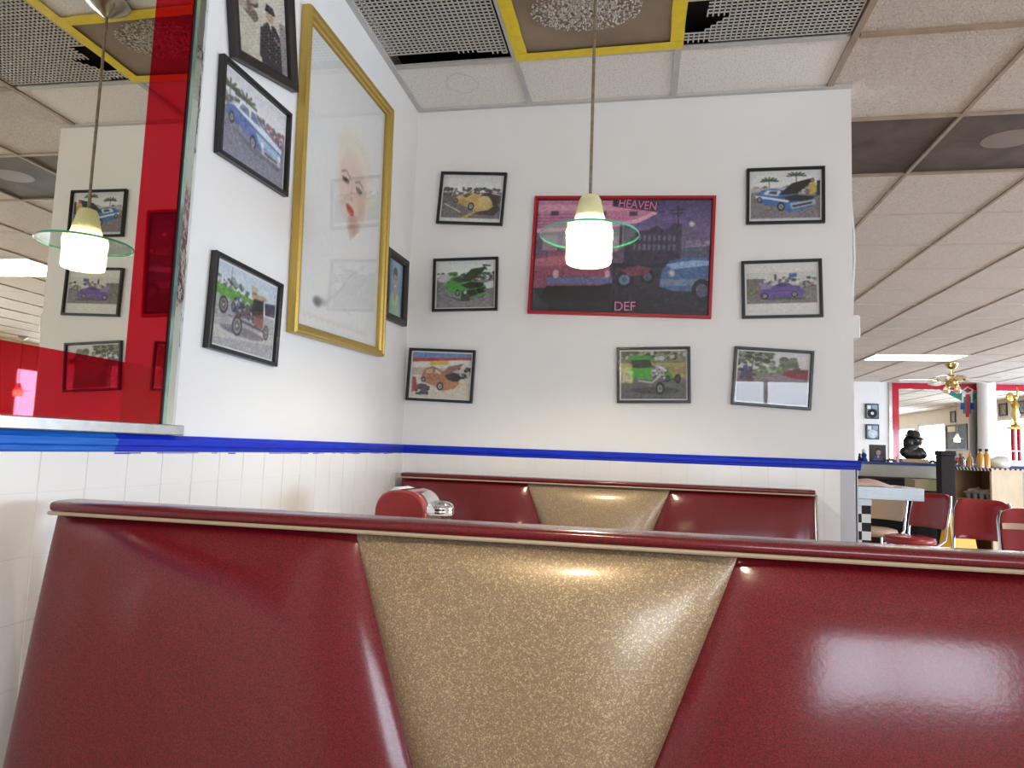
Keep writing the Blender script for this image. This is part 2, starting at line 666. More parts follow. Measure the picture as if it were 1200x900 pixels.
for i, x in enumerate(xl[1:-1]):
    m = TBAR if x < 1.5 else TBAR2
    # the bar that runs into the partition stops at it
    hw = 0.012 if x < 2.0 else 0.008
    link('grid_bar', MB().bb((x - hw, YB, H - 0.004), (x + hw, D if x < XE else YF, H + 0.03)), m, ceiling)
TBAR3 = simple('grid_bar_cream', (0.60, 0.51, 0.43, 1), 0.6, var=0.05, scale=10)
for y in yl[1:-1]:
    link('grid_bar', MB().bb((0.0 if y < D else XE, y - 0.012, H - 0.003), (1.7, y + 0.012, H + 0.003)), TBAR, ceiling)
    far = y > 4.0
    hw = 0.008 if far else 0.012
    link('grid_bar', MB().bb((1.745, y - hw, H - (0.0005 if far else 0.003)), (XR, y + hw, H + 0.03)), TBAR3 if far else TBAR2, ceiling)
link('wall_angle', MB().bb((0.0, YB, H - 0.006), (0.022, D, H + 0.004)), TBAR, ceiling)
link('wall_angle', MB().bb((0.022, D - 0.022, H - 0.0065), (XE, D, H + 0.004)), TBAR, ceiling)

LIT = {(7, 4): 1, (7, 12): 1}


def cells():
    for i in range(len(xl) - 1):
        for j in range(len(yl) - 1):
            yield i, j, xl[i] + 0.009, xl[i + 1] - 0.009, yl[j] + 0.009, yl[j + 1] - 0.009


special = []
rest = MB()
tile_mesh = {}
j_row = 1 + 7   # index of the row that starts at Y0
for i, j, a, b, c, d in cells():
    k = j - j_row          # row number counted from Y0
    col = i - 1            # column number counted from X0
    if b < XE and d > D + 0.1 and c > D:
        continue
    if i <= 2 and k == -1:
        continue           # louvers and the taped board
    if (col in (6, 7)) and k in (4, 12):
        continue           # lit fixtures
    if col in (2, 3) and k == 1:
        continue           # brown diffusers
    if i <= 2 and k == 0:
        d = D - 0.002
    if b < XE and c > D:
        continue
    z = H + 0.004
    in_view = (-1 <= k <= 9 and i >= 3) or (i <= 2 and -3 <= k <= 0)
    if i <= 2 and k == -2:
        in_view = True
    if not in_view:
        rest.bb((a, c, z), (b, d, z + 0.016))
        continue
    key = (round(b - a, 3), round(d - c, 3), i <= 2)
    if key not in tile_mesh:
        me = MB().bb((-(b - a) / 2, -(d - c) / 2, 0), ((b - a) / 2, (d - c) / 2, 0.016)).mesh('ceiling_tile')
        me.materials.append(CTILE if i <= 2 else CTILE2)
        tile_mesh[key] = me
    piece('ceiling_tile', tile_mesh[key], ceiling, ((a + b) / 2, (c + d) / 2, z + random.uniform(-0.001, 0.001)),
          (random.uniform(-.003, .003), random.uniform(-.003, .003), random.choice((0, math.pi))))
o = link('ceiling_tiles_distant', rest, CTILE2, ceiling)
o['kind'] = 'stuff'
# a faint round water mark on the corner tile
ring = MB()
cx, cy = 0.255, 2.66
prof = []
for k in range(40):
    a = 2 * math.pi * k / 40
    prof.append((cx + (0.068 + 0.006 * math.sin(5 * a) + 0.004 * math.cos(9 * a)) * math.cos(a), cy + (0.075 + 0.006 * math.cos(4 * a)) * math.sin(a)))
vs = [(x, y, H + 0.0025) for x, y in prof] + [(cx + (x - cx) * 0.93, cy + (y - cy) * 0.93, H + 0.0025) for x, y in prof]
ring.add(vs, [(k, (k + 1) % 40, 40 + (k + 1) % 40, 40 + k) for k in range(40)])
link('water_mark', ring, simple('water_mark_tan', (0.74, 0.70, 0.64, 1), 0.9), ceiling)

# louver panels beside the taped board
def louver(x0, x1, y0, y1, skip):
    t = 0.0046
    p = 0.0185
    nx = int((x1 - x0) / p)
    ny = int((y1 - y0) / p)
    mb = MB()
    for q in range(nx + 1):
        x = x0 + q * p
        runs, s = [], None
        for r in range(ny):
            ym = y0 + (r + 0.5) * p
            dead = skip(x, ym)
            if not dead and s is None:
                s = r
            if (dead or r == ny - 1) and s is not None:
                runs.append((s, r if dead else r + 1))
                s = None
        for s, e in runs:
            mb.bb((x - t / 2, y0 + s * p, H + 0.001), (x + t / 2, y0 + e * p, H + 0.0045))
    for q in range(ny + 1):
        y = y0 + q * p
        runs, s = [], None
        for r in range(nx):
            xm = x0 + (r + 0.5) * p
            dead = skip(xm, y)
            if not dead and s is None:
                s = r
            if (dead or r == nx - 1) and s is not None:
                runs.append((s, r if dead else r + 1))
                s = None
        for s, e in runs:
            mb.bb((x0 + s * p, y - t / 2, H + 0.001), (x0 + e * p, y + t / 2, H + 0.0045))
    o = link('louver_panel', mb, LOUVER, ceiling)
    o['kind'] = 'stuff'


YP = Y0 - TY
louver(0.022, 0.495, YP + 0.012, 2.49, lambda x, y: y > 2.425 + 0.045 * (x / 0.5) ** 3)


def broken(x, y):
    if y > 2.478 and x < 1.22:
        return True
    if 2.33 < y < 2.42 and x < 1.13 + (2.42 - y) * 1.1 + 0.06:
        return True
    if 2.24 < y <= 2.33 and x < 1.20 + (2.33 - y) * 0.2:
        return True
    return False


louver(1.133, 1.715, YP + 0.012, 2.494, broken)
# stained board held with yellow tape, lamp tile in front of it
link('stained_board', MB().bb((0.52, 2.085, H + 0.002), (1.106, 2.494, H + 0.014)), LINTB, ceiling)
link('lamp_tile', MB().bb((0.52, YP + 0.012, H + 0.002), (1.106, 2.07, H + 0.014)), CTILE, ceiling)


def tape(pts, w, z):
    mb = MB()
    n = len(pts)
    L, Rr = [], []
    for i, (x, y) in enumerate(pts):
        a = pts[max(0, i - 1)]
        b = pts[min(n - 1, i + 1)]
        dx, dy = b[0] - a[0], b[1] - a[1]
        q = math.hypot(dx, dy)
        nx, ny = -dy / q, dx / q
        ww = w / 2 * (1 + random.uniform(-0.05, 0.05))
        L.append((x + nx * ww, y + ny * ww))
        Rr.append((x - nx * ww, y - ny * ww))
    poly = L + Rr[::-1]
    vs = [(x, y, z) for x, y in L] + [(x, y, z) for x, y in Rr] + [(x, y, z - 0.0007) for x, y in L] + [(x, y, z - 0.0007) for x, y in Rr]
    fs = []
    for i in range(n - 1):
        fs.append((i, i + 1, n + i + 1, n + i))
        fs.append((2 * n + i, 3 * n + i, 3 * n + i + 1, 2 * n + i + 1))
        fs.append((i, 2 * n + i, 2 * n + i + 1, i + 1))
        fs.append((n + i, n + i + 1, 3 * n + i + 1, 3 * n + i))
    mb.add(vs, fs)
    return mb


def lin(a, b, n=9, j=0.0015):
    return [(a[0] + (b[0] - a[0]) * i / n + random.uniform(-j, j), a[1] + (b[1] - a[1]) * i / n + random.uniform(-j, j)) for i in range(n + 1)]


tw = 0.048
for pts, z in ((lin((0.535, YP), (0.535, 2.50)), H - 0.0045), (lin((1.112, YP), (1.112, 2.50)), H - 0.0045),
               (lin((0.512, 2.488), (1.135, 2.478)), H - 0.0058), (lin((0.52, 2.062), (1.13, 2.085)), H - 0.0056)):
    link('tape_strip', tape(pts, tw, z), TAPE, ceiling)
# fluffy grey dust on the board
fl = MB()
for k in range(1500):
    a = random.uniform(0, 2 * math.pi)
    r = math.sqrt(random.random())
    x = 0.80 + 0.19 * r * math.cos(a)
    y = 2.235 + 0.125 * r * math.sin(a)
    if y < 2.10 or random.random() < 0.25 * r:
        continue
    s = random.uniform(0.004, 0.010) * (1.1 - 0.5 * r)
    b = random.uniform(0, 3.14)
    pt = [(x + s * math.cos(b + q * 2.1), y + s * math.sin(b + q * 2.1), H + 0.001) for q in range(3)] + [(x, y, H + 0.001 - s * random.uniform(0.4, 1.1))]
    fl.add(pt, [(0, 1, 2), (0, 3, 1), (1, 3, 2), (2, 3, 0)])
o = link('dust_fluff', fl, LINT, ceiling)
o['kind'] = 'stuff'
# brown diffuser panels in the next bay
for n, c in enumerate((2, 3)):
    a, b = X0 + TX * c + 0.009, X0 + TX * (c + 1) - 0.009
    y0, y1 = Y0 + TY + 0.012, Y0 + 2 * TY - 0.009
    p = link('brown_diffuser', MB().bb((a, y0, H + 0.006), (b, y1, H + 0.012)), DIFFUSER, ceiling)
    if n == 1:
        vs = [(2.65 + 0.115 * math.cos(t * math.pi / 14), 3.44 + 0.10 * math.sin(t * math.pi / 14), H + 0.0052) for t in range(28)]
        link('round_mark', MB().add(vs, [tuple(range(28))]), simple('faded_ring', (0.19, 0.14, 0.11, 1), 0.4), p)

# ---- tiled wainscot
PT = 0.1025
PTB = 0.1015
def tile_data(w, h):
    me = MB().bb((-w / 2, -0.004, -h / 2), (w / 2, 0.004, h / 2)).mesh('wall_tile')
    me.materials.append(TILE)
    return me


T_FULL, T_TOP, T_CUT, T_CUTTOP = tile_data(0.1002, 0.1046), tile_data(0.1002, 0.068), tile_data(0.070, 0.1046), tile_data(0.070, 0.068)


def wainscot(wall, along, n, rows, start, pitch, cut=None):
    for r in range(rows):
        z = 1.053 if r == 0 else 1.019 - 0.106 * (r - 0.5)
        for c in range(n + (1 if cut else 0)):
            is_cut = c == n
            s = cut if is_cut else start + pitch * (c + 0.5)
            me = (T_CUTTOP if r == 0 else T_CUT) if is_cut else (T_TOP if r == 0 else T_FULL)
            e = random.uniform(-.0002, .0002)
            loc = (0.0065 + e, s, z) if along == 'y' else (s, D - 0.0065 + e, z)
            piece('wall_tile', me, wall, loc, (random.uniform(-.004, .004), 0, (math.pi / 2 if along == 'y' else 0) + random.uniform(-.003, .003)))


wainscot(wall_left, 'y', 22, 9, 1.023 - 4 * PT, PT)
wainscot(wall_back, 'x', 17, 9, 0.076, 0.1015, 0.040)
link('grout', MB().bb((0, YB, 0.02), (0.0092, D, 1.10)), GROUT, wall_left)
link('grout', MB().bb((0.0, D - 0.0092, 0.02), (XE, D, 1.10)), GROUT, wall_back)
link('corner_trim', MB().bb((XE - 0.055, D - 0.011, 0.02), (XE + 0.004, D - 0.002, 1.088)).bb((XE, D - 0.011, 0.02), (XE + 0.008, D + 0.12, 1.088)), simple('grey_corner_strip', (0.55, 0.56, 0.60, 1), 0.4), wall_back)

# ---- blue chair rail
RP = [(0.0, 0.0), (0.009, 0.0), (0.015, 0.005), (0.015, 0.012), (0.020, 0.015), (0.020, 0.027), (0.014, 0.031), (0.012, 0.036), (0.0, 0.037)]
RZ = 1.086


def rail(a, b, side):
    if side == 'left':
        return MB().prism(RP, lambda p, q: (p, a, RZ + q), lambda p, q: (p, b, RZ + q))
    return MB().prism(RP, lambda p, q: (a, D - p, RZ + q), lambda p, q: (b, D - p, RZ + q))


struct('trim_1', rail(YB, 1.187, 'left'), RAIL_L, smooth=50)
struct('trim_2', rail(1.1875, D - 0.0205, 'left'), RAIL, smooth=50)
t3 = struct('trim_3', rail(0.0, XE + 0.018, 'back'), RAIL, smooth=50)
link('rail_return', MB().prism(RP, lambda p, q: (XE + p, D, RZ + q), lambda p, q: (XE + p, D + 0.12, RZ + q)), RAIL, t3, smooth=50)
# ragged hand painted lower edge
rag = MB()
y = 1.19
while y < D - 0.04:
    L = random.uniform(0.02, 0.07)
    if random.random() < 0.5:
        rag.bb((0.0108, y, RZ - random.uniform(0.001, 0.003)), (0.0113, y + L, RZ))
    y += L
link('paint_bleed', rag, RAIL, bpy.data.objects['trim_2'])

# ------------------------------------------------------------------ wall mirror with red border
def mirror_x(y):
    return 0.016 - 0.0127 * (y - 1.3)


MY0, MY1, MZ0, MZ1 = -0.35, 1.308, 1.146, 2.36
mir = thing('wall_mirror', 'large wall mirror with red border strips above the blue rail', 'mirror', (0.0, 0.5, MZ0))


def mslab(y0, y1, z0, z1, o0, o1):
    """slab lying on the mirror plane, o = distance proud of it"""
    vs = [(mirror_x(y) + o, y, z) for o in (o0, o1) for y, z in ((y0, z0), (y1, z0), (y1, z1), (y0, z1))]
    return MB().add(vs, [(0, 1, 2, 3), (4, 7, 6, 5), (0, 4, 5, 1), (1, 5, 6, 2), (2, 6, 7, 3), (3, 7, 4, 0)])


link('mirror_glass', mslab(MY0, MY1, MZ0, MZ1, -0.006, 0.0), MIRROR, mir)
ST = 0.116
for nm, b in (('red_strip', (MY1 - ST - 0.003, MY1 - 0.003, MZ0, MZ1, 0.0006)), ('red_strip', (MY0, MY1 - 0.003, MZ0, MZ0 + ST, 0.0014)), ('red_strip', (MY0, MY1 - 0.003, MZ1 - ST, MZ1, 0.0014))):
    y0, y1, z0, z1, o = b
    vs = [(mirror_x(y) + o, y, z) for y, z in ((y0, z0), (y1, z0), (y1, z1), (y0, z1))]
    link(nm, MB().add(vs, [(0, 1, 2, 3)]), FILM, mir)
link('edge_seal', mslab(MY1 - 0.003, MY1 + 0.003, MZ0, MZ1, -0.004, 0.0025), BLACK, mir)
link('green_edge', mslab(MY1 + 0.003, MY1 + 0.017, MZ0, MZ1, -0.006, 0.0008), simple('mirror_edge_green', (0.40, 0.60, 0.50, 1), 0.08, 0.7), mir)
bv = MB()
nv = 40
for (ya, xa, yb, xb) in ((MY1 + 0.017, 0.016, MY1 + 0.043, 0.012), (MY1 + 0.043, 0.012, MY1 + 0.063, 0.004)):
    bv.sheet(lambda u, v: (xa + (xb - xa) * u, ya + (yb - ya) * u, MZ0 + (MZ1 - MZ0) * v), 1, nv)
bv.bb((0.0005, MY1 + 0.017, MZ0), (0.0035, MY1 + 0.063, MZ1))
link('bevelled_strip', bv, MIRRORP, mir)
link('bottom_channel', MB().bb((0.0005, MY0, 1.1235), (0.026, MY1 + 0.066, 1.1455)), ALU, mir, bevel=0.002)

# ------------------------------------------------------------------ pictures: a small painter for flat prints
class Paint:
    def __init__(self, nx, ny, bgc=(255, 255, 255), ss=3):
        self.nx, self.ny, self.ss = nx, ny, ss
        self.grain = 9.0
        self.asp = nx / ny
        self.W, self.Hh = nx * ss, ny * ss
        self.im = np.ones((self.Hh, self.W, 3)) * np.array(bgc, float)
        yy, xx = np.mgrid[0:self.Hh, 0:self.W]
        self.u = (xx + .5) / self.W
        self.v = (yy + .5) / self.Hh

    def put(self, m, c, al=1.0):
        if callable(c):
            cc = c(self.u, self.v)[m]
        else:
            cc = np.array(c, float)
        self.im[m] = self.im[m] * (1 - al) + cc * al

    def rect(self, x0, y0, x1, y1, c, al=1.0):
        self.put((self.u >= x0) & (self.u <= x1) & (self.v >= y0) & (self.v <= y1), c, al)

    def grad(self, y0, y1, a, b):
        t = np.clip((self.v - y0) / (y1 - y0), 0, 1)[..., None]
        m = (self.v >= y0) & (self.v <= y1)
        self.im[m] = (np.array(a, float) * (1 - t) + np.array(b, float) * t)[m]

    def poly(self, pts, c, al=1.0):
        m = np.zeros(self.u.shape, bool)
        n = len(pts)
        j = n - 1
        for i in range(n):
            xi, yi = pts[i]
            xj, yj = pts[j]
            if yi != yj:
                m ^= ((yi > self.v) != (yj > self.v)) & (self.u < (xj - xi) * (self.v - yi) / (yj - yi) + xi)
            j = i
        self.put(m, c, al)

    def ell(self, cx, cy, rx, ry, c, rot=0.0, al=1.0):
        dx = (self.u - cx) * self.asp
        dy = self.v - cy
        a = dx * math.cos(rot) + dy * math.sin(rot)
        b = -dx * math.sin(rot) + dy * math.cos(rot)
        self.put((a / rx) ** 2 + (b / ry) ** 2 <= 1, c, al)

    def soft(self, cx, cy, rx, ry, c, al=1.0, p=1.0):
        d = np.sqrt((((self.u - cx) * self.asp) / rx) ** 2 + ((self.v - cy) / ry) ** 2)
        k = (np.clip(1 - d, 0, 1) ** p * al)[..., None]
        self.im = self.im * (1 - k) + np.array(c, float) * k

    def line(self, pts, w, c, al=1.0):
        for (x0, y0), (x1, y1) in zip(pts[:-1], pts[1:]):
            ax, bx = x0 * self.asp, x1 * self.asp
            dx, dy = bx - ax, y1 - y0
            L = dx * dx + dy * dy + 1e-12
            t = np.clip(((self.u * self.asp - ax) * dx + (self.v - y0) * dy) / L, 0, 1)
            d = np.hypot(self.u * self.asp - ax - t * dx, self.v - y0 - t * dy)
            self.put(d <= w / 2, c, al)

    def blobs(self, x0, y0, x1, y1, cols, n, s0, s1, al=1.0):
        for _ in range(n):
            r = rng.uniform(s0, s1)
            self.ell(rng.uniform(x0, x1), rng.uniform(y0, y1), r * rng.uniform(.8, 1.8), r, cols[rng.integers(len(cols))], al=al)

    def palm(self, x, y, s):
        self.line([(x, y), (x, y + s * 1.3)], 0.018, (110, 95, 80))
        for a in np.linspace(0.1, math.pi - 0.1, 7):
            self.line([(x, y), (x + s * .8 * math.cos(a) / self.asp, y - s * .45 * math.sin(a) + .10 * s)], 0.03, (70, 95, 62))

    def noise(self, amp):
        self.im += rng.normal(0, amp, (self.Hh, self.W, 1))

    def result(self):
        a = self.im.reshape(self.ny, self.ss, self.nx, self.ss, 3).mean((1, 3))
        b = np.pad(a, ((1, 1), (1, 1), (0, 0)), 'edge')
        blur = (b[:-2, 1:-1] + b[2:, 1:-1] + b[1:-1, :-2] + b[1:-1, 2:] + 2 * a) / 6
        a = blur
        if self.grain:
            for st, am in ((1, 1.0), (2, 1.0), (5, 0.8)):
                g = rng.normal(0, 1, (self.ny // st + 2, self.nx // st + 2, 3))
                g = g * 0.4 + g.mean(2, keepdims=True)
                g = np.repeat(np.repeat(g, st, 0), st, 1)[:self.ny, :self.nx]
                a = a + g * self.grain * am * (0.35 + a / 255 * (1 - a / 255) * 2.6)
            grey = a.mean(2, keepdims=True)
            a = grey + (a - grey) * 0.88
        a = np.clip(a, 0, 255) / 255.0
        return np.where(a <= 0.04045, a / 12.92, ((a + 0.055) / 1.055) ** 2.4)


def tf(cx, cy, sx, sy, flip=1, skew=0.0):
    return lambda pts: [(cx + flip * sx * x, cy + sy * y + skew * x) for x, y in pts]


def wheel(p, x, y, r, sq=0.8, hub=(175, 175, 178)):
    p.ell(x, y, r * sq, r, (28, 26, 28))
    p.ell(x, y, r * sq * .62, r * .62, hub)
    p.ell(x, y, r * sq * .28, r * .28, (90, 90, 95))


def lot(p, sky, trees, ground, horizon=0.34, cars=True):
    p.grad(0, horizon, sky, tuple(min(255, c + 12) for c in sky))
    p.grad(horizon, 1, tuple(c * 0.93 for c in ground), ground)
    p.blobs(0, horizon - .09, 1, horizon, trees, 60, .012, .035)
    if cars:
        p.blobs(0, horizon - .02, 1, horizon + .07, [(200, 200, 205), (120, 30, 35), (70, 80, 110), (230, 230, 230), (60, 60, 66), (150, 150, 150)], 70, .012, .026)


def ph_yellow():
    p = Paint(120, 92)
    lot(p, (232, 232, 226), [(95, 100, 82), (130, 128, 110), (80, 84, 70)], (128, 118, 118), .36)
    p.poly([(.02, .62), (.30, .80), (.34, .80), (.06, .62)], (215, 205, 190))
    p.poly([(.30, .95), (.55, .78), (.60, .78), (.42, .95)], (205, 170, 70))
    p.poly([(.55, .84), (.92, .58), (.99, .72), (.9, .86)], (52, 46, 44), .8)
    p.poly([(.60, .45), (.75, .36), (.97, .42), (.97, .60), (.7, .62)], (70, 50, 46))
    p.poly([(.20, .50), (.30, .42), (.42, .36), (.55, .38), (.70, .44), (.84, .54), (.87, .66), (.80, .74), (.62, .78), (.50, .74), (.40, .66), (.26, .62)], (216, 178, 96))
    p.ell(.72, .58, .15, .15, (226, 194, 120), 0.5)
    p.poly([(.33, .43), (.44, .375), (.50, .40), (.40, .48)], (96, 84, 66))
    p.poly([(.20, .52), (.34, .50), (.50, .60), (.46, .70), (.26, .61)], (196, 156, 78))
    wheel(p, .50, .67, .085)
    wheel(p, .235, .55, .055)
    p.rect(0, .93, 1, 1, (240, 238, 232))
    return p


def ph_green():
    p = Paint(120, 92)
    lot(p, (226, 230, 228), [(70, 100, 70), (120, 130, 118), (60, 80, 60)], (140, 138, 140), .34)
    p.rect(.04, .26, .30, .44, (196, 200, 198))
    p.rect(.22, .22, .36, .30, (70, 140, 60))
    p.line([(.86, .18), (.80, .08), (.92, .10)], .03, (60, 70, 56))
    p.poly([(.80, .48), (.98, .42), (.99, .58), (.82, .60)], (222, 224, 226))
    p.poly([(.16, .46), (.28, .32), (.42, .30), (.55, .40), (.80, .46), (.86, .56), (.82, .72), (.58, .82), (.44, .80), (.34, .70), (.18, .62)], (74, 168, 58))
    p.poly([(.27, .40), (.33, .335), (.43, .335), (.52, .44), (.40, .46)], (60, 70, 66))
    p.poly([(.40, .42), (.60, .16), (.86, .12), (.80, .22), (.58, .44)], (42, 66, 34))
    p.poly([(.42, .50), (.60, .44), (.82, .47), (.80, .56), (.56, .60)], (38, 40, 36))
    p.poly([(.44, .64), (.58, .62), (.84, .56), (.85, .66), (.60, .76), (.45, .76)], (34, 44, 30))
    p.rect(.43, .70, .58, .86, (60, 66, 60))
    p.ell(.50, .67, .035, .035, (200, 205, 200))
    wheel(p, .37, .68, .075, .6)
    wheel(p, .84, .62, .05, .5)
    p.poly([(.1, .70), (.4, .86), (.8, .78), (.9, .70), (.62, .84), (.45, .82)], (92, 90, 92))
    return p


def ph_orange():
    p = Paint(120, 92)
    p.grad(0, 1, (210, 214, 224), (226, 214, 196))
    p.poly([(0, 0), (1, 0), (1, .10), (0, .16)], (112, 140, 196))
    p.poly([(0, .14), (1, .08), (1, .14), (0, .22)], (196, 62, 52))
    p.poly([(.0, .22), (.9, .14), (1, .22), (0, .34)], (224, 222, 214))
    p.poly([(.3, .20), (.62, .17), (.62, .25), (.32, .29)], (228, 190, 70))
    p.rect(0, .34, 1, .50, (196, 176, 158))
    p.blobs(.55, .32, 1, .60, [(40, 40, 46), (90, 84, 88), (200, 196, 190)], 40, .02, .04)
    p.poly([(0, .6), (1, .55), (1, 1), (0, 1)], (222, 208, 186))
    p.poly([(.16, .58), (.22, .36), (.36, .30), (.46, .36), (.58, .46), (.76, .52), (.82, .66), (.74, .78), (.54, .84), (.40, .74), (.20, .66)], (186, 124, 84))
    p.poly([(.24, .46), (.27, .37), (.35, .35), (.37, .46)], (206, 184, 160))
    p.poly([(.39, .46), (.40, .36), (.46, .39), (.52, .47)], (212, 196, 176))
    p.poly([(.50, .46), (.62, .30), (.88, .22), (.78, .36), (.60, .48)], (150, 112, 88))
    p.poly([(.56, .50), (.72, .42), (.86, .52), (.80, .62), (.66, .62)], (52, 46, 46))
    p.ell(.66, .68, .07, .085, (200, 138, 96))
    wheel(p, .50, .74, .09)
    wheel(p, .21, .60, .06)
    p.blobs(.10, .72, .30, .92, [(50, 46, 60), (86, 70, 92), (60, 60, 72)], 26, .02, .05)
    p.poly([(.02, .55), (.08, .56), (.12, .8), (.03, .9)], (176, 70, 66))
    return p


def ph_blue():
    p = Paint(120, 92)
    lot(p, (226, 228, 228), [(96, 110, 84), (150, 146, 132), (180, 178, 172)], (134, 126, 132), .40)
    p.palm(.27, .18, .20)
    p.palm(.66, .08, .22)
    p.rect(.0, .33, .5, .42, (186, 182, 176))
    p.poly([(.06, .48), (.16, .38), (.30, .34), (.48, .38), (.62, .48), (.90, .52), (.94, .66), (.86, .74), (.56, .84), (.42, .74), (.12, .62)], (58, 110, 190))
    p.poly([(.06, .48), (.30, .53), (.56, .60), (.54, .64), (.28, .57), (.08, .53)], (230, 236, 242))
    p.poly([(.18, .46), (.24, .375), (.42, .385), (.46, .48), (.36, .50)], (210, 220, 226))
    p.poly([(.26, .45), (.28, .40), (.38, .40), (.38, .47)], (70, 84, 100))
    p.poly([(.40, .48), (.60, .24), (.90, .14), (.92, .20), (.66, .46)], (26, 26, 30))
    p.poly([(.46, .52), (.64, .48), (.92, .52), (.88, .60), (.58, .62)], (36, 38, 42))
    p.poly([(.56, .66), (.92, .58), (.94, .68), (.60, .78)], (176, 184, 198))
    p.poly([(.60, .70), (.88, .63), (.88, .67), (.61, .74)], (50, 54, 64))
    wheel(p, .44, .72, .09)
    wheel(p, .13, .57, .06)
    p.poly([(.84, .24), (.92, .22), (.95, .36), (.92, .48), (.85, .48)], (214, 178, 70))
    p.ell(.885, .19, .03, .035, (176, 130, 104))
    p.rect(.95, .2, 1, .5, (40, 40, 44))
    p.rect(.0, .96, 1, 1, (225, 225, 225))
    return p


def ph_purple():
    p = Paint(120, 92, (228, 226, 220))
    x0, y0, x1, y1 = .0, .14, 1, .80
    p.rect(x0, y0, x1, .5, (214, 212, 206))
    p.rect(0, .42, 1, y1, (128, 122, 122))
    p.blobs(0, .26, 1, .42, [(150, 150, 140), (100, 104, 96), (200, 200, 198), (84, 80, 84)], 60, .015, .035)
    p.rect(0, .27, .25, .44, (120, 110, 100))
    p.blobs(.7, .36, 1, .46, [(60, 60, 66), (100, 50, 56), (160, 160, 162)], 18, .02, .03)
    p.rect(.61, .17, .72, .25, (50, 92, 176))
    p.line([(.66, .25), (.66, .34)], .012, (90, 90, 90))
    p.rect(.40, .18, .43, .30, (70, 60, 60))
    p.blobs(0, .50, .2, .62, [(110, 120, 60), (140, 110, 60)], 15, .02, .04)
    p.ell(.52, .70, .42, .035, (84, 78, 84))
    p.poly([(.18, .60), (.22, .50), (.34, .48), (.40, .42), (.48, .36), (.58, .36), (.68, .44), (.80, .52), (.83, .60), (.78, .66), (.20, .68)], (98, 70, 158))
    p.poly([(.22, .50), (.17, .36), (.20, .34), (.34, .44), (.36, .49)], (150, 128, 190))
    p.poly([(.42, .45), (.48, .385), (.56, .385), (.58, .45)], (60, 50, 90))
    p.line([(.30, .59), (.60, .57), (.80, .58)], .012, (142, 116, 190))
    wheel(p, .26, .64, .065, 1)
    wheel(p, .68, .61, .06, 1)
    return p


def ph_rod_green():
    p = Paint(120, 92)
    p.grad(0, .25, (150, 150, 126), (120, 124, 92))
    p.grad(.25, .5, (176, 160, 92), (150, 140, 84))
    p.grad(.45, 1, (116, 116, 112), (96, 98, 98))
    p.blobs(0, .02, 1, .16, [(70, 80, 54), (196, 196, 190), (90, 96, 66), (110, 104, 84)], 50, .02, .05)
    p.poly([(0, .40), (.4, .45), (1, .60), (1, .48), (.5, .36), (0, .32)], (170, 156, 92))
    p.ell(.52, .82, .5, .07, (70, 72, 72))
    p.poly([(.10, .14), (.22, .08), (.46, .10), (.52, .16), (.40, .18), (.14, .18)], (66, 170, 62))
    p.poly([(.16, .18), (.44, .18), (.50, .34), (.30, .38), (.18, .34)], (52, 70, 48))
    p.poly([(.06, .46), (.16, .34), (.30, .36), (.50, .34), (.56, .46), (.46, .60), (.30, .58), (.14, .56)], (78, 182, 60))
    p.poly([(.46, .36), (.56, .28), (.66, .32), (.72, .48), (.60, .56), (.48, .54)], (176, 178, 176))
    p.blobs(.48, .30, .72, .56, [(60, 62, 60), (220, 222, 220), (120, 122, 120)], 40, .012, .028)
    p.line([(.28, .62), (.48, .66), (.62, .50)], .03, (196, 196, 190))
    p.poly([(.66, .44), (.76, .44), (.80, .58), (.70, .62)], (66, 160, 56))
    p.line([(.56, .66), (.84, .58)], .02, (60, 62, 60))
    wheel(p, .10, .56, .10, .62, (60, 60, 58))
    wheel(p, .60, .78, .13, .66, (150, 150, 150))
    wheel(p, .87, .58, .10, .6, (60, 60, 60))
    wheel(p, .72, .58, .07, .6, (70, 70, 70))
    return p


def ph_show():
    p = Paint(120, 92)
    p.grad(0, .4, (222, 222, 226), (214, 206, 204))
    p.grad(.35, 1, (150, 136, 138), (120, 108, 112))
    p.blobs(0, .0, .5, .26, [(96, 108, 84), (70, 80, 62), (150, 150, 140)], 70, .02, .05)
    p.blobs(.6, .1, .85, .34, [(100, 112, 88), (120, 128, 108)], 40, .02, .05)
    p.line([(.22, .10), (.20, .5)], .02, (84, 70, 60))
    p.poly([(.62, .42), (.72, .32), (.86, .30), (1, .30), (1, .50), (.80, .48)], (152, 44, 52))
    p.poly([(.76, .36), (.84, .32), (.95, .32), (.95, .38)], (90, 60, 66))
    p.blobs(.25, .30, .62, .40, [(120, 160, 84), (170, 190, 140), (100, 120, 90)], 40, .02, .04)
    p.poly([(.08, .28), (.14, .26), (.15, .56), (.08, .56)], (70, 84, 150))
    p.poly([(.15, .30), (.20, .30), (.20, .6), (.15, .6)], (96, 70, 92))
    p.blobs(.05, .35, .25, .6, [(90, 70, 96), (120, 80, 84), (60, 56, 70)], 20, .02, .04)
    p.poly([(.0, .66), (.3, .6), (.45, .8), (.3, .95), (0, .95)], (112, 100, 104))
    return p


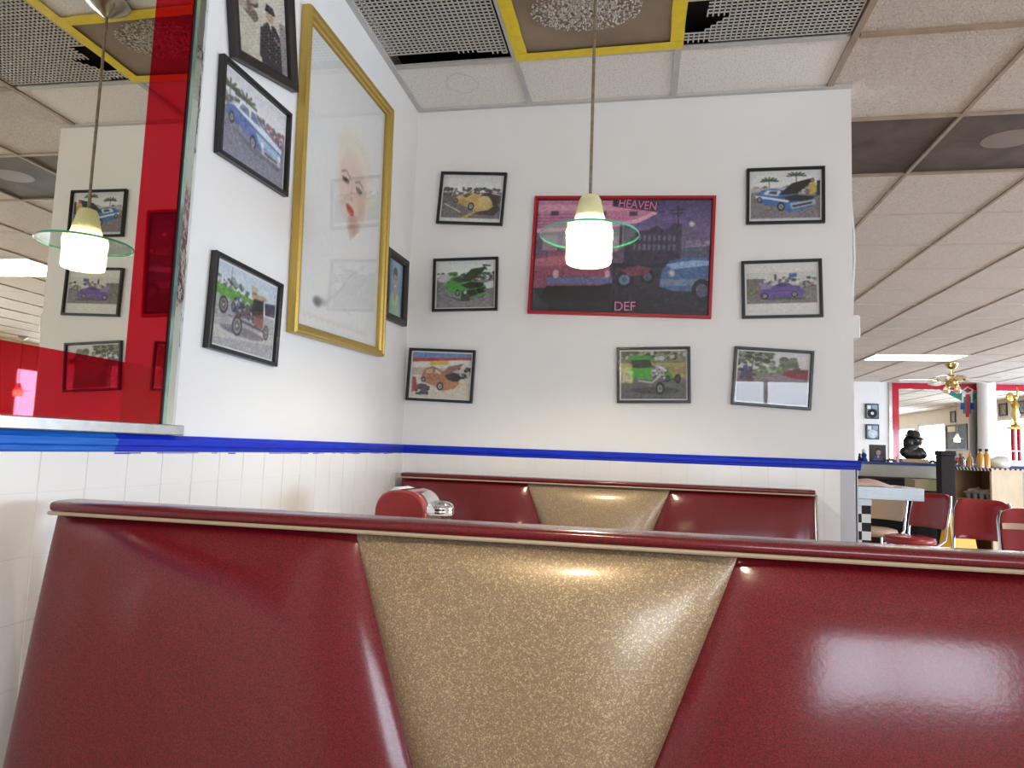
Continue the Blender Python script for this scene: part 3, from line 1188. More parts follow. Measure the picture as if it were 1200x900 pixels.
def ph_bw():
    p = Paint(120, 92)
    lot(p, (222, 220, 226), [(110, 96, 98), (90, 90, 84), (150, 140, 144)], (134, 134, 152), .38)
    p.palm(.10, .20, .26)
    p.palm(.34, .22, .26)
    p.blobs(.5, .30, 1, .42, [(180, 90, 86), (120, 110, 120), (90, 90, 90)], 30, .02, .03)
    p.poly([(.06, .42), (.14, .36), (.34, .30), (.50, .32), (.70, .40), (.94, .46), (.97, .66), (.90, .74), (.56, .70), (.36, .60), (.10, .54)], (84, 108, 178))
    p.poly([(.04, .42), (.16, .38), (.40, .44), (.66, .50), (.95, .56), (.95, .50), (.70, .42), (.50, .36), (.2, .34)], (226, 234, 240))
    p.poly([(.20, .38), (.26, .26), (.46, .26), (.58, .40), (.40, .42)], (236, 240, 244))
    p.poly([(.24, .37), (.28, .29), (.38, .29), (.40, .39)], (120, 134, 160))
    p.poly([(.42, .39), (.42, .29), (.47, .29), (.58, .41)], (96, 116, 156))
    p.poly([(.50, .50), (.92, .58), (.94, .66), (.56, .62)], (150, 196, 222))
    p.poly([(.60, .64), (.94, .66), (.94, .74), (.62, .74)], (190, 194, 206))
    p.poly([(.66, .66), (.88, .68), (.88, .72), (.66, .71)], (84, 84, 98))
    p.ell(.62, .61, .035, .04, (240, 240, 236))
    p.ell(.92, .63, .03, .04, (240, 240, 236))
    wheel(p, .47, .66, .09, .7)
    wheel(p, .14, .54, .07, .7)
    p.poly([(.12, .62), (.46, .78), (.92, .80), (.96, .74), (.5, .72)], (104, 102, 118))
    return p


def ph_rod():
    p = Paint(120, 92)
    p.grad(0, .28, (196, 214, 226), (214, 222, 224))
    p.blobs(0, .16, .7, .30, [(64, 84, 60), (90, 100, 84), (150, 150, 146)], 40, .015, .035)
    p.poly([(0, .26), (.62, .30), (.62, .46), (0, .38)], (104, 164, 58))
    p.poly([(0, .38), (.7, .46), (1, .44), (1, 1), (0, 1)], (168, 166, 168))
    p.poly([(0, .78), (1, .66), (1, .80), (0, .92)], (196, 192, 184))
    p.line([(.24, .02), (.24, .32)], .012, (90, 96, 110))
    p.rect(.56, .12, .66, .20, (196, 186, 160))
    p.poly([(.80, .28), (1, .24), (1, .42), (.82, .44)], (60, 66, 84))
    p.ell(.48, .76, .46, .06, (120, 116, 118))
    p.poly([(.62, .24), (.78, .22), (.80, .46), (.78, .62), (.62, .60), (.58, .42)], (76, 52, 42))
    p.poly([(.58, .22), (.82, .20), (.84, .25), (.58, .28)], (196, 160, 120))
    p.poly([(.64, .29), (.76, .28), (.76, .42), (.64, .42)], (36, 32, 34))
    p.poly([(.62, .50), (.80, .50), (.80, .62), (.66, .64)], (150, 76, 62))
    p.poly([(.30, .46), (.58, .42), (.60, .56), (.36, .60)], (112, 96, 84))
    p.blobs(.32, .36, .60, .58, [(40, 38, 40), (190, 190, 192), (90, 84, 80), (60, 80, 140)], 50, .012, .03)
    p.line([(.26, .60), (.84, .66)], .03, (60, 56, 54))
    p.line([(.20, .56), (.44, .66)], .02, (176, 176, 176))
    for x, y, r, s in ((.155, .50, .105, .8), (.38, .70, .125, .8), (.86, .66, .10, .62), (.30, .48, .06, .7)):
        p.ell(x, y, r * s, r, (28, 26, 26))
        p.ell(x, y, r * s * .74, r * .74, (168, 164, 160))
        p.ell(x, y, r * s * .55, r * .55, (90, 84, 80))
        p.ell(x, y, r * s * .2, r * .2, (200, 196, 190))
    return p


def ph_uniform():
    p = Paint(96, 120)
    p.grad(0, 1, (226, 220, 204), (196, 184, 166))
    p.blobs(0, .1, .36, .62, [(60, 52, 44), (120, 104, 84), (180, 168, 146)], 60, .02, .06)
    p.poly([(0, .50), (.40, .62), (.42, .98), (0, .90)], (206, 198, 176))
    p.rect(.86, .42, 1, 1, (150, 140, 140))
    d = .17
    p.poly([(.52, .40 + d), (.60, .34 + d), (.76, .34 + d), (.86, .42 + d), (.88, 1), (.46, 1), (.46, .72 + d)], (38, 36, 40))
    p.poly([(.46, .44 + d), (.54, .40 + d), (.52, .78 + d), (.42, .76 + d)], (46, 44, 48))
    p.ell(.66, .26 + d, .062, .078, (196, 158, 130))
    p.poly([(.57, .22 + d), (.60, .14 + d), (.74, .14 + d), (.78, .21 + d), (.74, .22 + d)], (44, 42, 44))
    p.rect(.57, .205 + d, .77, .225 + d, (20, 20, 20))
    p.poly([(.62, .33 + d), (.70, .33 + d), (.68, .42 + d)], (214, 206, 190))
    for k in range(4):
        p.ell(.62, .48 + .08 * k + d, .011, .011, (206, 180, 110))
        p.ell(.76, .48 + .08 * k + d, .011, .011, (206, 180, 110))
    p.blobs(.72, .46 + d, .84, .52 + d, [(190, 80, 70), (80, 100, 170), (210, 190, 90)], 8, .01, .014)
    return p


def ph_portrait():
    p = Paint(90, 100)
    p.grad(0, 1, (110, 160, 204), (60, 110, 176))
    p.soft(.5, .35, .5, .6, (176, 206, 226), .8)
    p.poly([(.14, 1), (.22, .66), (.42, .54), (.62, .54), (.84, .66), (.92, 1)], (150, 196, 152))
    p.poly([(.40, .56), (.52, .74), (.64, .56), (.60, .5), (.44, .5)], (190, 142, 112))
    p.poly([(.36, .58), (.50, .80), (.44, .86), (.30, .62)], (186, 216, 180))
    p.poly([(.66, .58), (.54, .80), (.60, .86), (.74, .62)], (186, 216, 180))
    p.ell(.52, .36, .115, .155, (204, 156, 124))
    p.poly([(.38, .34), (.38, .18), (.50, .10), (.64, .14), (.68, .34), (.63, .26), (.46, .24)], (34, 28, 30))
    p.rect(.44, .325, .50, .34, (60, 44, 38))
    p.rect(.55, .325, .61, .34, (60, 44, 38))
    p.poly([(.46, .44), (.60, .44), (.57, .475), (.49, .475)], (240, 234, 226))
    return p


def ph_sketch():
    """pale drawing on white: a soft face, red lips, loose pencil lines"""
    p = Paint(170, 240, (232, 230, 226), 2)
    p.grain = 2.0
    p.soft(.62, .335, .19, .17, (240, 224, 190), .95, .6)
    p.soft(.74, .42, .07, .13, (238, 222, 190), .8, .7)
    p.soft(.40, .40, .05, .12, (240, 228, 204), .7, .8)
    p.ell(.575, .425, .125, .125, (236, 212, 200), 0.1, .8)
    p.soft(.575, .425, .15, .16, (228, 192, 176), .9, .5)
    p.soft(.70, .45, .05, .13, (200, 168, 140), .5, .8)
    for k in range(16):
        a = 3.5 + 2.6 * k / 16
        p.line([(.59 + .20 * math.cos(a), .37 + .12 * math.sin(a)), (.60 + .26 * math.cos(a + .2), .36 + .15 * math.sin(a + .2))], .006, (222, 200, 160), .5)
    for x in (.485, .665):
        p.line([(x - .055, .392), (x, .376), (x + .055, .390)], .007, (128, 96, 82))
        p.ell(x, .414, .030, .010, (112, 100, 98))
        p.ell(x, .408, .034, .005, (60, 48, 48))
    p.line([(.575, .40), (.56, .465), (.585, .472)], .005, (200, 156, 138))
    p.ell(.555, .507, .040, .012, (206, 66, 70), 0.1)
    p.ell(.560, .518, .032, .012, (214, 84, 84), 0.1)
    p.ell(.557, .511, .034, .004, (150, 30, 40), 0.1)
    p.soft(.615, .575, .07, .06, (186, 128, 92), .85, .6)
    p.poly([(.50, .572), (.575, .625), (.70, .565), (.74, .61), (.62, .69), (.50, .64)], (232, 230, 226))
    for k in range(26):
        x = rng.uniform(.2, .9)
        y = rng.uniform(.66, .90)
        p.line([(x, y), (x + rng.uniform(-.1, .14), y + rng.uniform(-.05, .05))], .0025, (196, 192, 188), .5)
    p.line([(.80, .69), (.60, .76), (.42, .86), (.30, .90)], .004, (196, 190, 186), .8)
    p.soft(.22, .905, .04, .022, (60, 54, 56), .9, .6)
    p.soft(.27, .90, .05, .018, (120, 112, 110), .6, .7)
    for k in range(46):
        x = .08 + .80 * k / 46
        p.line([(x, .955 + .006 * math.sin(k * 2.3)), (x + .014, .965 + .006 * math.cos(k * 1.7))], .004, (216, 200, 176))
    return p


def ph_street():
    """a night street in pinks, violets and blues: round neon diner, two old cars, dark shop row"""
    p = Paint(250, 170, (46, 44, 66), 2)
    p.grad(0, .42, (70, 58, 116), (150, 120, 176))
    # dark shop row
    p.poly([(.52, .40), (.60, .28), (.66, .26), (.70, .22), (.74, .27), (.80, .20), (.84, .22), (.84, .55), (.52, .58)], (60, 55, 78))
    p.poly([(.84, .20), (.98, .30), (1, .60), (.84, .56)], (104, 92, 124))
    for k in range(9):
        for r in range(2):
            x = .57 + k * .028
            p.rect(x, .31 + .085 * r, x + .014, .36 + .085 * r, (112, 104, 132))
    p.blobs(.88, .36, .99, .46, [(176, 140, 160), (140, 116, 150)], 20, .012, .03)
    p.line([(.815, .05), (.82, .24)], .008, (24, 22, 36))
    p.line([(.775, .09), (.86, .08)], .006, (24, 22, 36))
    p.line([(.785, .12), (.85, .11)], .006, (24, 22, 36))
    p.soft(.895, .21, .03, .03, (255, 246, 220), 1, .7)
    # diner canopy
    p.poly([(0, 0), (.70, 0), (.69, .12), (.60, .20), (.40, .26), (0, .30)], (206, 124, 164))
    p.poly([(0, .04), (.68, .04), (.69, .07), (.5, .09), (0, .10)], (224, 152, 178))
    p.poly([(.70, .12), (.60, .20), (.40, .26), (0, .30), (0, .26), (.40, .22), (.58, .17), (.68, .10)], (236, 170, 190))
    for k in range(5):
        p.poly([(0, .13 + .03 * k), (.42, .12 + .025 * k), (.42, .127 + .025 * k), (0, .14 + .03 * k)], (150, 84, 124))
    p.poly([(.44, .0), (.70, .0), (.695, .105), (.60, .085), (.44, .055)], (62, 34, 62))
    for x in (.08, .36, .54):
        p.rect(x, .10, x + .045, .14, (70, 52, 74))
    p.poly([(0, .30), (.40, .26), (.52, .24), (.52, .56), (0, .60)], (112, 84, 112))
    for x in (.04, .16, .28, .40):
        p.rect(x, .32, x + .09, .46, (168, 132, 150))
    # wet street
    p.grad(.60, 1, (58, 58, 78), (24, 26, 40))
    p.blobs(0, .62, 1, .98, [(70, 74, 96), (44, 46, 62), (86, 80, 104)], 90, .006, .014, .5)
    # rose coloured car
    p.poly([(0, .52), (.14, .47), (.34, .50), (.44, .58), (.46, .72), (.38, .78), (.0, .80)], (156, 78, 104))
    p.poly([(0, .54), (.16, .50), (.32, .53), (.40, .58), (.0, .60)], (190, 108, 130))
    p.poly([(.08, .70), (.46, .69), (.46, .74), (.08, .76)], (92, 118, 168))
    p.ell(.13, .67, .026, .04, (216, 180, 186))
    p.ell(.43, .66, .022, .036, (216, 180, 186))
    p.poly([(.08, .78), (.46, .76), (.44, .90), (.04, .92)], (20, 20, 30))
    # parked motorcycle
    wheel(p, .53, .71, .075, 1, (96, 130, 176))
    wheel(p, .66, .68, .06, 1, (70, 90, 130))
    p.poly([(.50, .62), (.60, .58), (.68, .60), (.66, .66), (.56, .68)], (122, 62, 80))
    # blue car
    p.poly([(.74, .62), (.78, .54), (.88, .50), (1, .50), (1, .80), (.80, .80), (.73, .76)], (72, 106, 158))
    p.poly([(.76, .57), (.90, .53), (1, .53), (1, .57), (.80, .61)], (142, 178, 216))
    p.poly([(.73, .70), (1, .69), (1, .74), (.74, .76)], (116, 136, 172))
    p.poly([(.85, .42), (1, .40), (1, .50), (.85, .51)], (84, 88, 116))
    p.soft(.795, .645, .03, .035, (255, 226, 180), 1, .6)
    wheel(p, .965, .79, .10, .8, (80, 90, 120))
    p.rect(0, .965, 1, 1, (22, 26, 40))
    return p


def print_mesh(name, p, w, h, z):
    col = p.result()[::-1]
    nx, ny = p.nx, p.ny
    xs = np.linspace(-w / 2, w / 2, nx)
    ys = np.linspace(-h / 2, h / 2, ny)
    X, Y = np.meshgrid(xs, ys)
    co = np.stack([X, Y, np.full_like(X, z)], -1).reshape(-1, 3)
    idx = np.arange(nx * ny).reshape(ny, nx)
    quads = np.stack([idx[:-1, :-1], idx[:-1, 1:], idx[1:, 1:], idx[1:, :-1]], -1).reshape(-1, 4)
    me = bpy.data.meshes.new(name)
    me.vertices.add(len(co))
    me.vertices.foreach_set('co', co.ravel())
    me.loops.add(quads.size)
    me.loops.foreach_set('vertex_index', quads.ravel().astype(np.int32))
    me.polygons.add(len(quads))
    me.polygons.foreach_set('loop_start', np.arange(0, quads.size, 4, dtype=np.int32))
    me.update(calc_edges=True)
    at = me.color_attributes.new('Col', 'FLOAT_COLOR', 'POINT')
    at.data.foreach_set('color', np.concatenate([col.reshape(-1, 3), np.ones((nx * ny, 1))], 1).ravel().astype(np.float32))
    return me


PROF_THIN = [(0, 0.001), (0, 0.016), (0.0015, 0.018), (0.0095, 0.018), (0.011, 0.015), (0.011, 0.004)]
PROF_WOOD = [(0, 0.001), (0, 0.020), (0.004, 0.024), (0.020, 0.022), (0.028, 0.015), (0.028, 0.004)]
PROF_GOLD = [(0, 0.001), (0, 0.026), (0.004, 0.033), (0.010, 0.033), (0.013, 0.028), (0.022, 0.026), (0.026, 0.018), (0.032, 0.016), (0.032, 0.004)]
PROF_RED = [(0, 0.001), (0, 0.018), (0.002, 0.020), (0.011, 0.020), (0.013, 0.016), (0.013, 0.004)]


def frame_mb(w, h, prof):
    vs, fs = [], []
    for ins, z in prof:
        a, b = w / 2 - ins, h / 2 - ins
        vs += [(-a, -b, z), (a, -b, z), (a, b, z), (-a, b, z)]
    for i in range(len(prof) - 1):
        for k in range(4):
            fs.append((i * 4 + k, i * 4 + (k + 1) % 4, i * 4 + 4 + (k + 1) % 4, i * 4 + 4 + k))
    fs.append((0, 3, 2, 1))
    return MB().add(vs, fs)


def picture(label, side, px, painter, prof, fmat, mat_border=(0.006, 0.006, 0.006, 0.006), cat='picture', wall_offset=0.0, group=None, mount=None):
    pts = [hit(x, y, 1 if side == 'back' else 0, D if side == 'back' else 0.0) for x, y in px]
    uu = lambda p: p[0] if side == 'back' else p[1]
    q = [np.array([uu(p), p[2]]) for p in pts]           # tl, tr, br, bl
    c = sum(q) / 4
    w = (np.linalg.norm(q[1] - q[0]) + np.linalg.norm(q[2] - q[3])) / 2
    h = (np.linalg.norm(q[3] - q[0]) + np.linalg.norm(q[2] - q[1])) / 2
    e = (q[1] - q[0]) + (q[2] - q[3])
    ang = math.atan2(e[1], e[0])
    root = bpy.data.objects.new('framed_picture', None)
    root.empty_display_size = 0.05
    COL.objects.link(root)
    if side == 'back':
        base = Matrix(((1, 0, 0, c[0]), (0, 0, -1, D), (0, 1, 0, c[1]), (0, 0, 0, 1)))
    else:
        base = Matrix(((0, 0, 1, 0.0), (1, 0, 0, c[0]), (0, 1, 0, c[1]), (0, 0, 0, 1)))
    root.matrix_basis = base @ Matrix.Rotation(ang, 4, 'Z')
    tag(root, label, cat, group)
    link('frame', frame_mb(w, h, prof), fmat, root, world=False)
    ins = prof[-1][0]
    iw, ih = w - 2 * ins, h - 2 * ins
    link('mount_board', MB().bb((-iw / 2, -ih / 2, 0.003), (iw / 2, ih / 2, 0.005)), mount or PAPER, root, world=False)
    l, r, t, b = mat_border
    pw, phh = iw - l - r, ih - t - b
    me = print_mesh('print', painter(), pw, phh, 0.0056)
    me.transform(Matrix.Translation(((l - r) / 2, (b - t) / 2, 0)))
    me.materials.append(PRINT)
    o = bpy.data.objects.new('print', me)
    COL.objects.link(o)
    o.parent = root
    link('glass', MB().bb((-iw / 2, -ih / 2, 0.0095), (iw / 2, ih / 2, 0.0105)), GLASS, root, world=False)
    return root, pw, phh


BLACKM = simple('black_mount', (0.02, 0.018, 0.018, 1), 0.7)
picture('small black frame, cream yellow vintage car seen from behind in a car park', 'back', [(517, 202), (594, 204), (590, 265), (513, 263)], ph_yellow, PROF_THIN, BLACKF)
picture('small black frame, bright green muscle car with dark open hood', 'back', [(508, 304), (584, 302), (584, 364), (508, 366)], ph_green, PROF_THIN, BLACKF)
picture('small black frame, orange brown vintage sedan with its hood open', 'back', [(481, 408), (558, 411), (554, 473), (476, 469)], ph_orange, PROF_THIN, BLACKF)
picture('small black frame, blue car with white stripe, open hood and palm trees', 'back', [(875, 199), (966, 196), (966, 262), (874, 264)], ph_blue, PROF_THIN, BLACKF)
picture('small black frame, purple coupe parked side-on with white paper margins', 'back', [(869, 307), (963, 304), (963, 372), (869, 374)], ph_purple, PROF_THIN, BLACKF, (0.008, 0.008, 0.012, 0.012))
picture('small black frame, green open-wheel hot rod on a country road', 'back', [(723, 408), (809, 406), (809, 473), (723, 472)], ph_rod_green, PROF_THIN, BLACKF)
picture('tilted small black frame, car meet with red car and standing people', 'back', [(861, 406), (954, 412), (949, 481), (856, 474)], ph_show, PROF_THIN, BLACKF)
poster, pw, phh = picture('large red framed poster of a neon diner and old cars at night', 'back', [(627, 231), (840, 231), (832, 374), (619, 368)], ph_street, PROF_RED, REDF, (0.004,) * 4, cat='poster', mount=BLACKM)
picture('black framed photo of a blue and white finned car', 'left', [(258, 65), (337, 134), (331, 231), (248, 177)], ph_bw, PROF_THIN, BLACKF)
picture('black framed photo of a brown hot rod with exposed engine and wire wheels', 'left', [(247, 293), (326, 333), (319, 430), (237, 407)], ph_rod, PROF_THIN, BLACKF)
picture('tall picture in gold frame, pale sketched face with red lips on white', 'left', [(354, 5), (454, 130), (441, 418), (335, 389)], ph_sketch, PROF_GOLD, GOLDF, (0.004,) * 4)
picture('dark wood frame, colour portrait of person in pale green shirt', 'left', [(450.5, 288), (474, 307), (471, 382), (446.5, 373)], ph_portrait, PROF_WOOD, DARKWOOD, (0.004,) * 4, mount=BLACKM)
picture('dark wood frame, photo of standing person in dark uniform and cap', 'left', [(267.5, -60), (342.5, -28), (334, 118), (263, 46)], ph_uniform, PROF_WOOD, DARKWOOD, (0.004,) * 4, mount=BLACKM)


def lettering(name, body, size, mat, parent, loc, rot=0.0, sx=1.0, depth=0.0003, local=None):
    cu = bpy.data.curves.new(name, 'FONT')
    cu.body = body
    cu.size = size
    cu.extrude = depth
    cu.align_x = 'CENTER'
    cu.align_y = 'CENTER'
    tmp = bpy.data.objects.new('tmp', cu)
    COL.objects.link(tmp)
    bpy.context.view_layer.update()
    me = bpy.data.meshes.new_from_object(tmp.evaluated_get(bpy.context.evaluated_depsgraph_get()))
    bpy.data.objects.remove(tmp)
    bpy.data.curves.remove(cu)
    me.transform(Matrix.Translation(loc) @ Matrix.Rotation(rot, 4, 'Z') @ Matrix.Diagonal((sx, 1, 1, 1)))
    me.materials.append(mat)
    o = bpy.data.objects.new(name, me)
    COL.objects.link(o)
    o.parent = parent
    return o


PINK = simple('pink_letter_ink', (0.72, 0.22, 0.42, 1), 0.5)
lettering('lettering', 'HEAVEN', 0.050, PINK, poster, (pw * 0.085, phh * 0.460, 0.0062), -0.09, 0.85)
lettering('lettering', 'DEF', 0.055, PINK, poster, (pw * 0.04, -phh * 0.45, 0.0062), 0.03, 0.95)

# ------------------------------------------------------------------ booths
def yface(z, y0, s, top=0.985):
    return y0 - s * 0.15 * (top - z)


def pil(t, p=3.0, q=0.6):
    return max(0.0, 1 - abs(2 * t - 1) ** p) ** q


def panel_mb(xl_, xr_, z0, z1, y0, s, bulge, nu=34, nv=30):
    mb = MB()

    def fn(u, v):
        # denser rows towards the edges keep the rolled seams smooth
        u = 0.5 - 0.5 * math.cos(math.pi * u)
        v = 0.5 - 0.5 * math.cos(math.pi * v)
        z = z0 + (z1 - z0) * v
        a, b = xl_(z), xr_(z)
        k = pil(u) ** 0.9 * pil(v, 4.0, 0.5)
        return (a + (b - a) * u, yface(z, y0, s) + s * 0.012 - s * bulge * k, z)
    mb.sheet(fn, nu, nv)
    return mb


def booth(label, x0, y0, double, wall_y=None):
    W = 1.61
    t = thing('booth_bench', label, 'booth', (x0 + W / 2, y0, 0), group='red and gold diner booths')
    zt = 0.988
    gl = lambda z: x0 + 0.527 + 0.41 * (zt - z) * (1 if z < zt else 0)
    gr = lambda z: x0 + 1.084 - 0.41 * (zt - z)
    glc = lambda z: min(gl(z), x0 + 0.79)
    grc = lambda z: max(gr(z), x0 + 0.82)
    sides = [(y0, 1)] + ([(y0 + 0.062, -1)] if double else [])
    for yy, s in sides:
        link('back_panel', panel_mb(lambda z: x0 + 0.003, lambda z: glc(z) + 0.006, 0.44, zt, yy, s, 0.042), REDV, t, smooth=70)
        g = link('back_panel', panel_mb(lambda z: glc(z) - 0.004, lambda z: grc(z) + 0.004, 0.44, zt, yy, s, 0.046), GOLDV, t, smooth=70)
        g['label'] = 'gold glitter vinyl wedge'
        link('back_panel', panel_mb(lambda z: grc(z) - 0.006, lambda z: x0 + W - 0.003, 0.44, zt, yy, s, 0.042), REDV, t, smooth=70)
        link('piping', MB().tube([(x0 + 0.006, yy - s * 0.010, zt + 0.002)] + [(x0 + W * k / 8, yy - s * 0.012, zt + 0.002) for k in range(1, 8)] + [(x0 + W - 0.001, yy - s * 0.012, zt + 0.002)], 0.0032, 8), PIPING, t, smooth=True)
        # seat cushion and kick board
        ys = yface(0.44, yy, s)
        seat = MB().bb((x0 + 0.01, min(ys + s * 0.02, ys - s * 0.46), 0.32), (x0 + W - 0.01, max(ys + s * 0.02, ys - s * 0.46), 0.44))
        link('seat_cushion', seat, REDV, t, bevel=0.03)
        link('kick_board', MB().bb((x0 + 0.03, min(ys, ys - s * 0.40), 0.0), (x0 + W - 0.03, max(ys, ys - s * 0.40), 0.32)), BASEM, t)
    # core board and end panels
    ya = yface(0.32, y0, 1) + 0.02
    yb = (yface(0.32, y0 + 0.062, -1) - 0.02) if double else y0 + 0.075
    yt = (y0 + 0.012, y0 + (0.050 if double else 0.075))
    core = [(ya, 0.0), (yb, 0.0), (yt[1], zt), (yt[0], zt)]
    link('core', MB().prism(core, lambda p, q: (x0 + 0.004, p, q), lambda p, q: (x0 + W - 0.004, p, q)), REDV, t)
    for xx, s in ((x0 + W, 1),):
        link('end_piping', MB().tube([(xx - s * 0.003, yface(0.40 + 0.588 * k / 10, y0, 1) - 0.002, 0.40 + 0.588 * k / 10) for k in range(11)], 0.0045, 8), PIPING if s > 0 else REDV, t, smooth=True)
    # padded top roll
    d1 = 0.074 if double else 0.092
    prof = []
    for k in range(24):
        a = 2 * math.pi * k / 24
        cx_ = y0 - 0.014 + d1 / 2
        ex = 0.55
        c, sn = math.cos(a), math.sin(a)
        prof.append((cx_ + math.copysign(abs(c) ** ex, c) * d1 / 2, 1.0005 + math.copysign(abs(sn) ** ex, sn) * 0.0095))
    top = MB()
    n = len(prof)
    st = [(0.0, 0.2), (0.0015, 0.6), (0.005, 0.85), (0.012, 1.0)]
    rows = [(x0 + a, k) for a, k in st] + [(x0 + W * j / 10, 1.0) for j in range(1, 10)] + [(x0 + W - a, k) for a, k in reversed(st)]
    vs = []
    my = sum(p[0] for p in prof) / n
    for x, k in rows:
        vs += [(x, my + (p - my) * k, 1.0005 + (q - 1.0005) * k) for p, q in prof]
    fs = [(i * n + k, i * n + (k + 1) % n, (i + 1) * n + (k + 1) % n, (i + 1) * n + k) for i in range(len(rows) - 1) for k in range(n)]
    fs += [tuple(range(n)), tuple(range((len(rows) - 1) * n, len(rows) * n))]
    top.add(vs, fs)
    link('top_roll', top, REDV, t, smooth=60)
    return t


booth('red vinyl booth bench with gold wedge standing in front of the table', 0.062, 1.0, True)
booth('red vinyl booth bench with gold wedge against the white tiled wall', 0.040, 2.752, False)

# ---- table between the booths
tab = thing('booth_table', 'laminate booth table with ribbed steel edge between the two red booths', 'table', (0.66, 1.91, 0))
TZ = 0.785
link('table_top', MB().bb((0.03, 1.63, TZ - 0.035), (1.25, 2.19, TZ)), TABLET, tab, bevel=0.004)
eb = MB()
for z in (TZ - 0.030, TZ - 0.018, TZ - 0.006):
    eb.tube([(0.03, 1.628, z), (1.252, 1.628, z), (1.252, 2.192, z), (0.03, 2.192, z)], 0.005, 6)
link('edge_band', eb, CHROME, tab, smooth=True)
link('pedestal', MB().lathe([(0.0, 0), (0.04, 0), (0.04, TZ - 0.035), (0, TZ - 0.035)], (0.70, 1.91, 0), 20), CHROME, tab, smooth=True)
link('foot_plate', MB().lathe([(0.0, 0), (0.26, 0), (0.26, 0.012), (0.06, 0.03), (0.0, 0.03)], (0.70, 1.91, 0), 28), BASEM, tab, smooth=True)

# napkin dispenser
NAPR = simple('dispenser_red', (0.33, 0.016, 0.013, 1), 0.28)
NAPP = simple('dispenser_shell', (0.50, 0.075, 0.06, 1), 0.18, 0.35, coat=0.5)
nd = thing('napkin_dispenser', 'red round-topped napkin dispenser beside the sugar shaker', 'napkin dispenser', (0.335, 1.985, TZ), -0.10)


def arch(w, h, n=20):
    pts = [(-w / 2, 0.0)]
    hh = 0.075
    for k in range(n + 1):
        a = math.pi - math.pi * k / n
        c, s = math.cos(a), math.sin(a)
        pts.append((math.copysign(abs(c) ** 0.8, c) * w / 2, h - hh + hh * abs(s) ** 0.8))
    pts.append((w / 2, 0.0))
    return pts


HN = 0.207
link('shell', MB().prism(arch(0.160, HN), lambda p, q: (p, -0.045, q), lambda p, q: (p, 0.085, q)), NAPP, nd, smooth=40, world=False, bevel=0.004)
link('face_plate', MB().prism([(p, q + 0.002) for p, q in arch(0.148, HN - 0.010)], lambda p, q: (p - 0.003, -0.0475, q), lambda p, q: (p - 0.003, -0.0445, q)), NAPR, nd, smooth=30, world=False)
cb = MB()
ar = [q for q in arch(0.1625, HN + 0.001) if q[0] > 0.040]
for (p0, q0), (p1, q1) in zip(ar[:-1], ar[1:]):
    cb.add([(p0, -0.02, q0), (p1, -0.02, q1), (p1, 0.070, q1), (p0, 0.070, q0), (p0, -0.02, q0 + .001), (p1, -0.02, q1 + .001), (p1, 0.070, q1 + .001), (p0, 0.070, q0 + .001)],
           [(0, 3, 2, 1), (4, 5, 6, 7), (0, 1, 5, 4), (2, 3, 7, 6)])
link('chrome_band', cb, CHROME, nd, smooth=40, world=False)
link('slot', MB().bb((-0.022, -0.040, HN - 0.001), (0.012, 0.075, HN + 0.0012)), BLACK, nd, world=False)
link('napkin', MB().prism([(-0.034, HN - 0.004), (-0.020, HN + 0.006), (0.002, HN + 0.001), (-0.008, HN - 0.003)], lambda p, q: (p, -0.044, q), lambda p, q: (p, 0.05, q)), PAPER, nd, world=False)

# sugar shaker
SUGAR = simple('sugar', (0.85, 0.84, 0.82, 1), 0.9, bump=0.5, scale=200)
sh = thing('sugar_shaker', 'glass sugar shaker with domed chrome lid beside the napkin dispenser', 'shaker', (0.474, 1.86, TZ + 0.0))
link('jar', MB().lathe([(0.0, 0.0), (0.036, 0.0), (0.038, 0.01), (0.036, 0.10), (0.0345, 0.151)], n=24), JARG, sh, smooth=True, world=False)
link('sugar', MB().lathe([(0.0, 0.004), (0.033, 0.004), (0.034, 0.085), (0.0, 0.088)], n=20), SUGAR, sh, smooth=True, world=False)
link('lid', MB().lathe([(0.0365, 0.150), (0.0395, 0.153), (0.0395, 0.160), (0.0385, 0.163), (0.0395, 0.166), (0.038, 0.173), (0.033, 0.180), (0.023, 0.185), (0.012, 0.187), (0.0, 0.1875)], n=28), CHROME, sh, smooth=70, world=False)

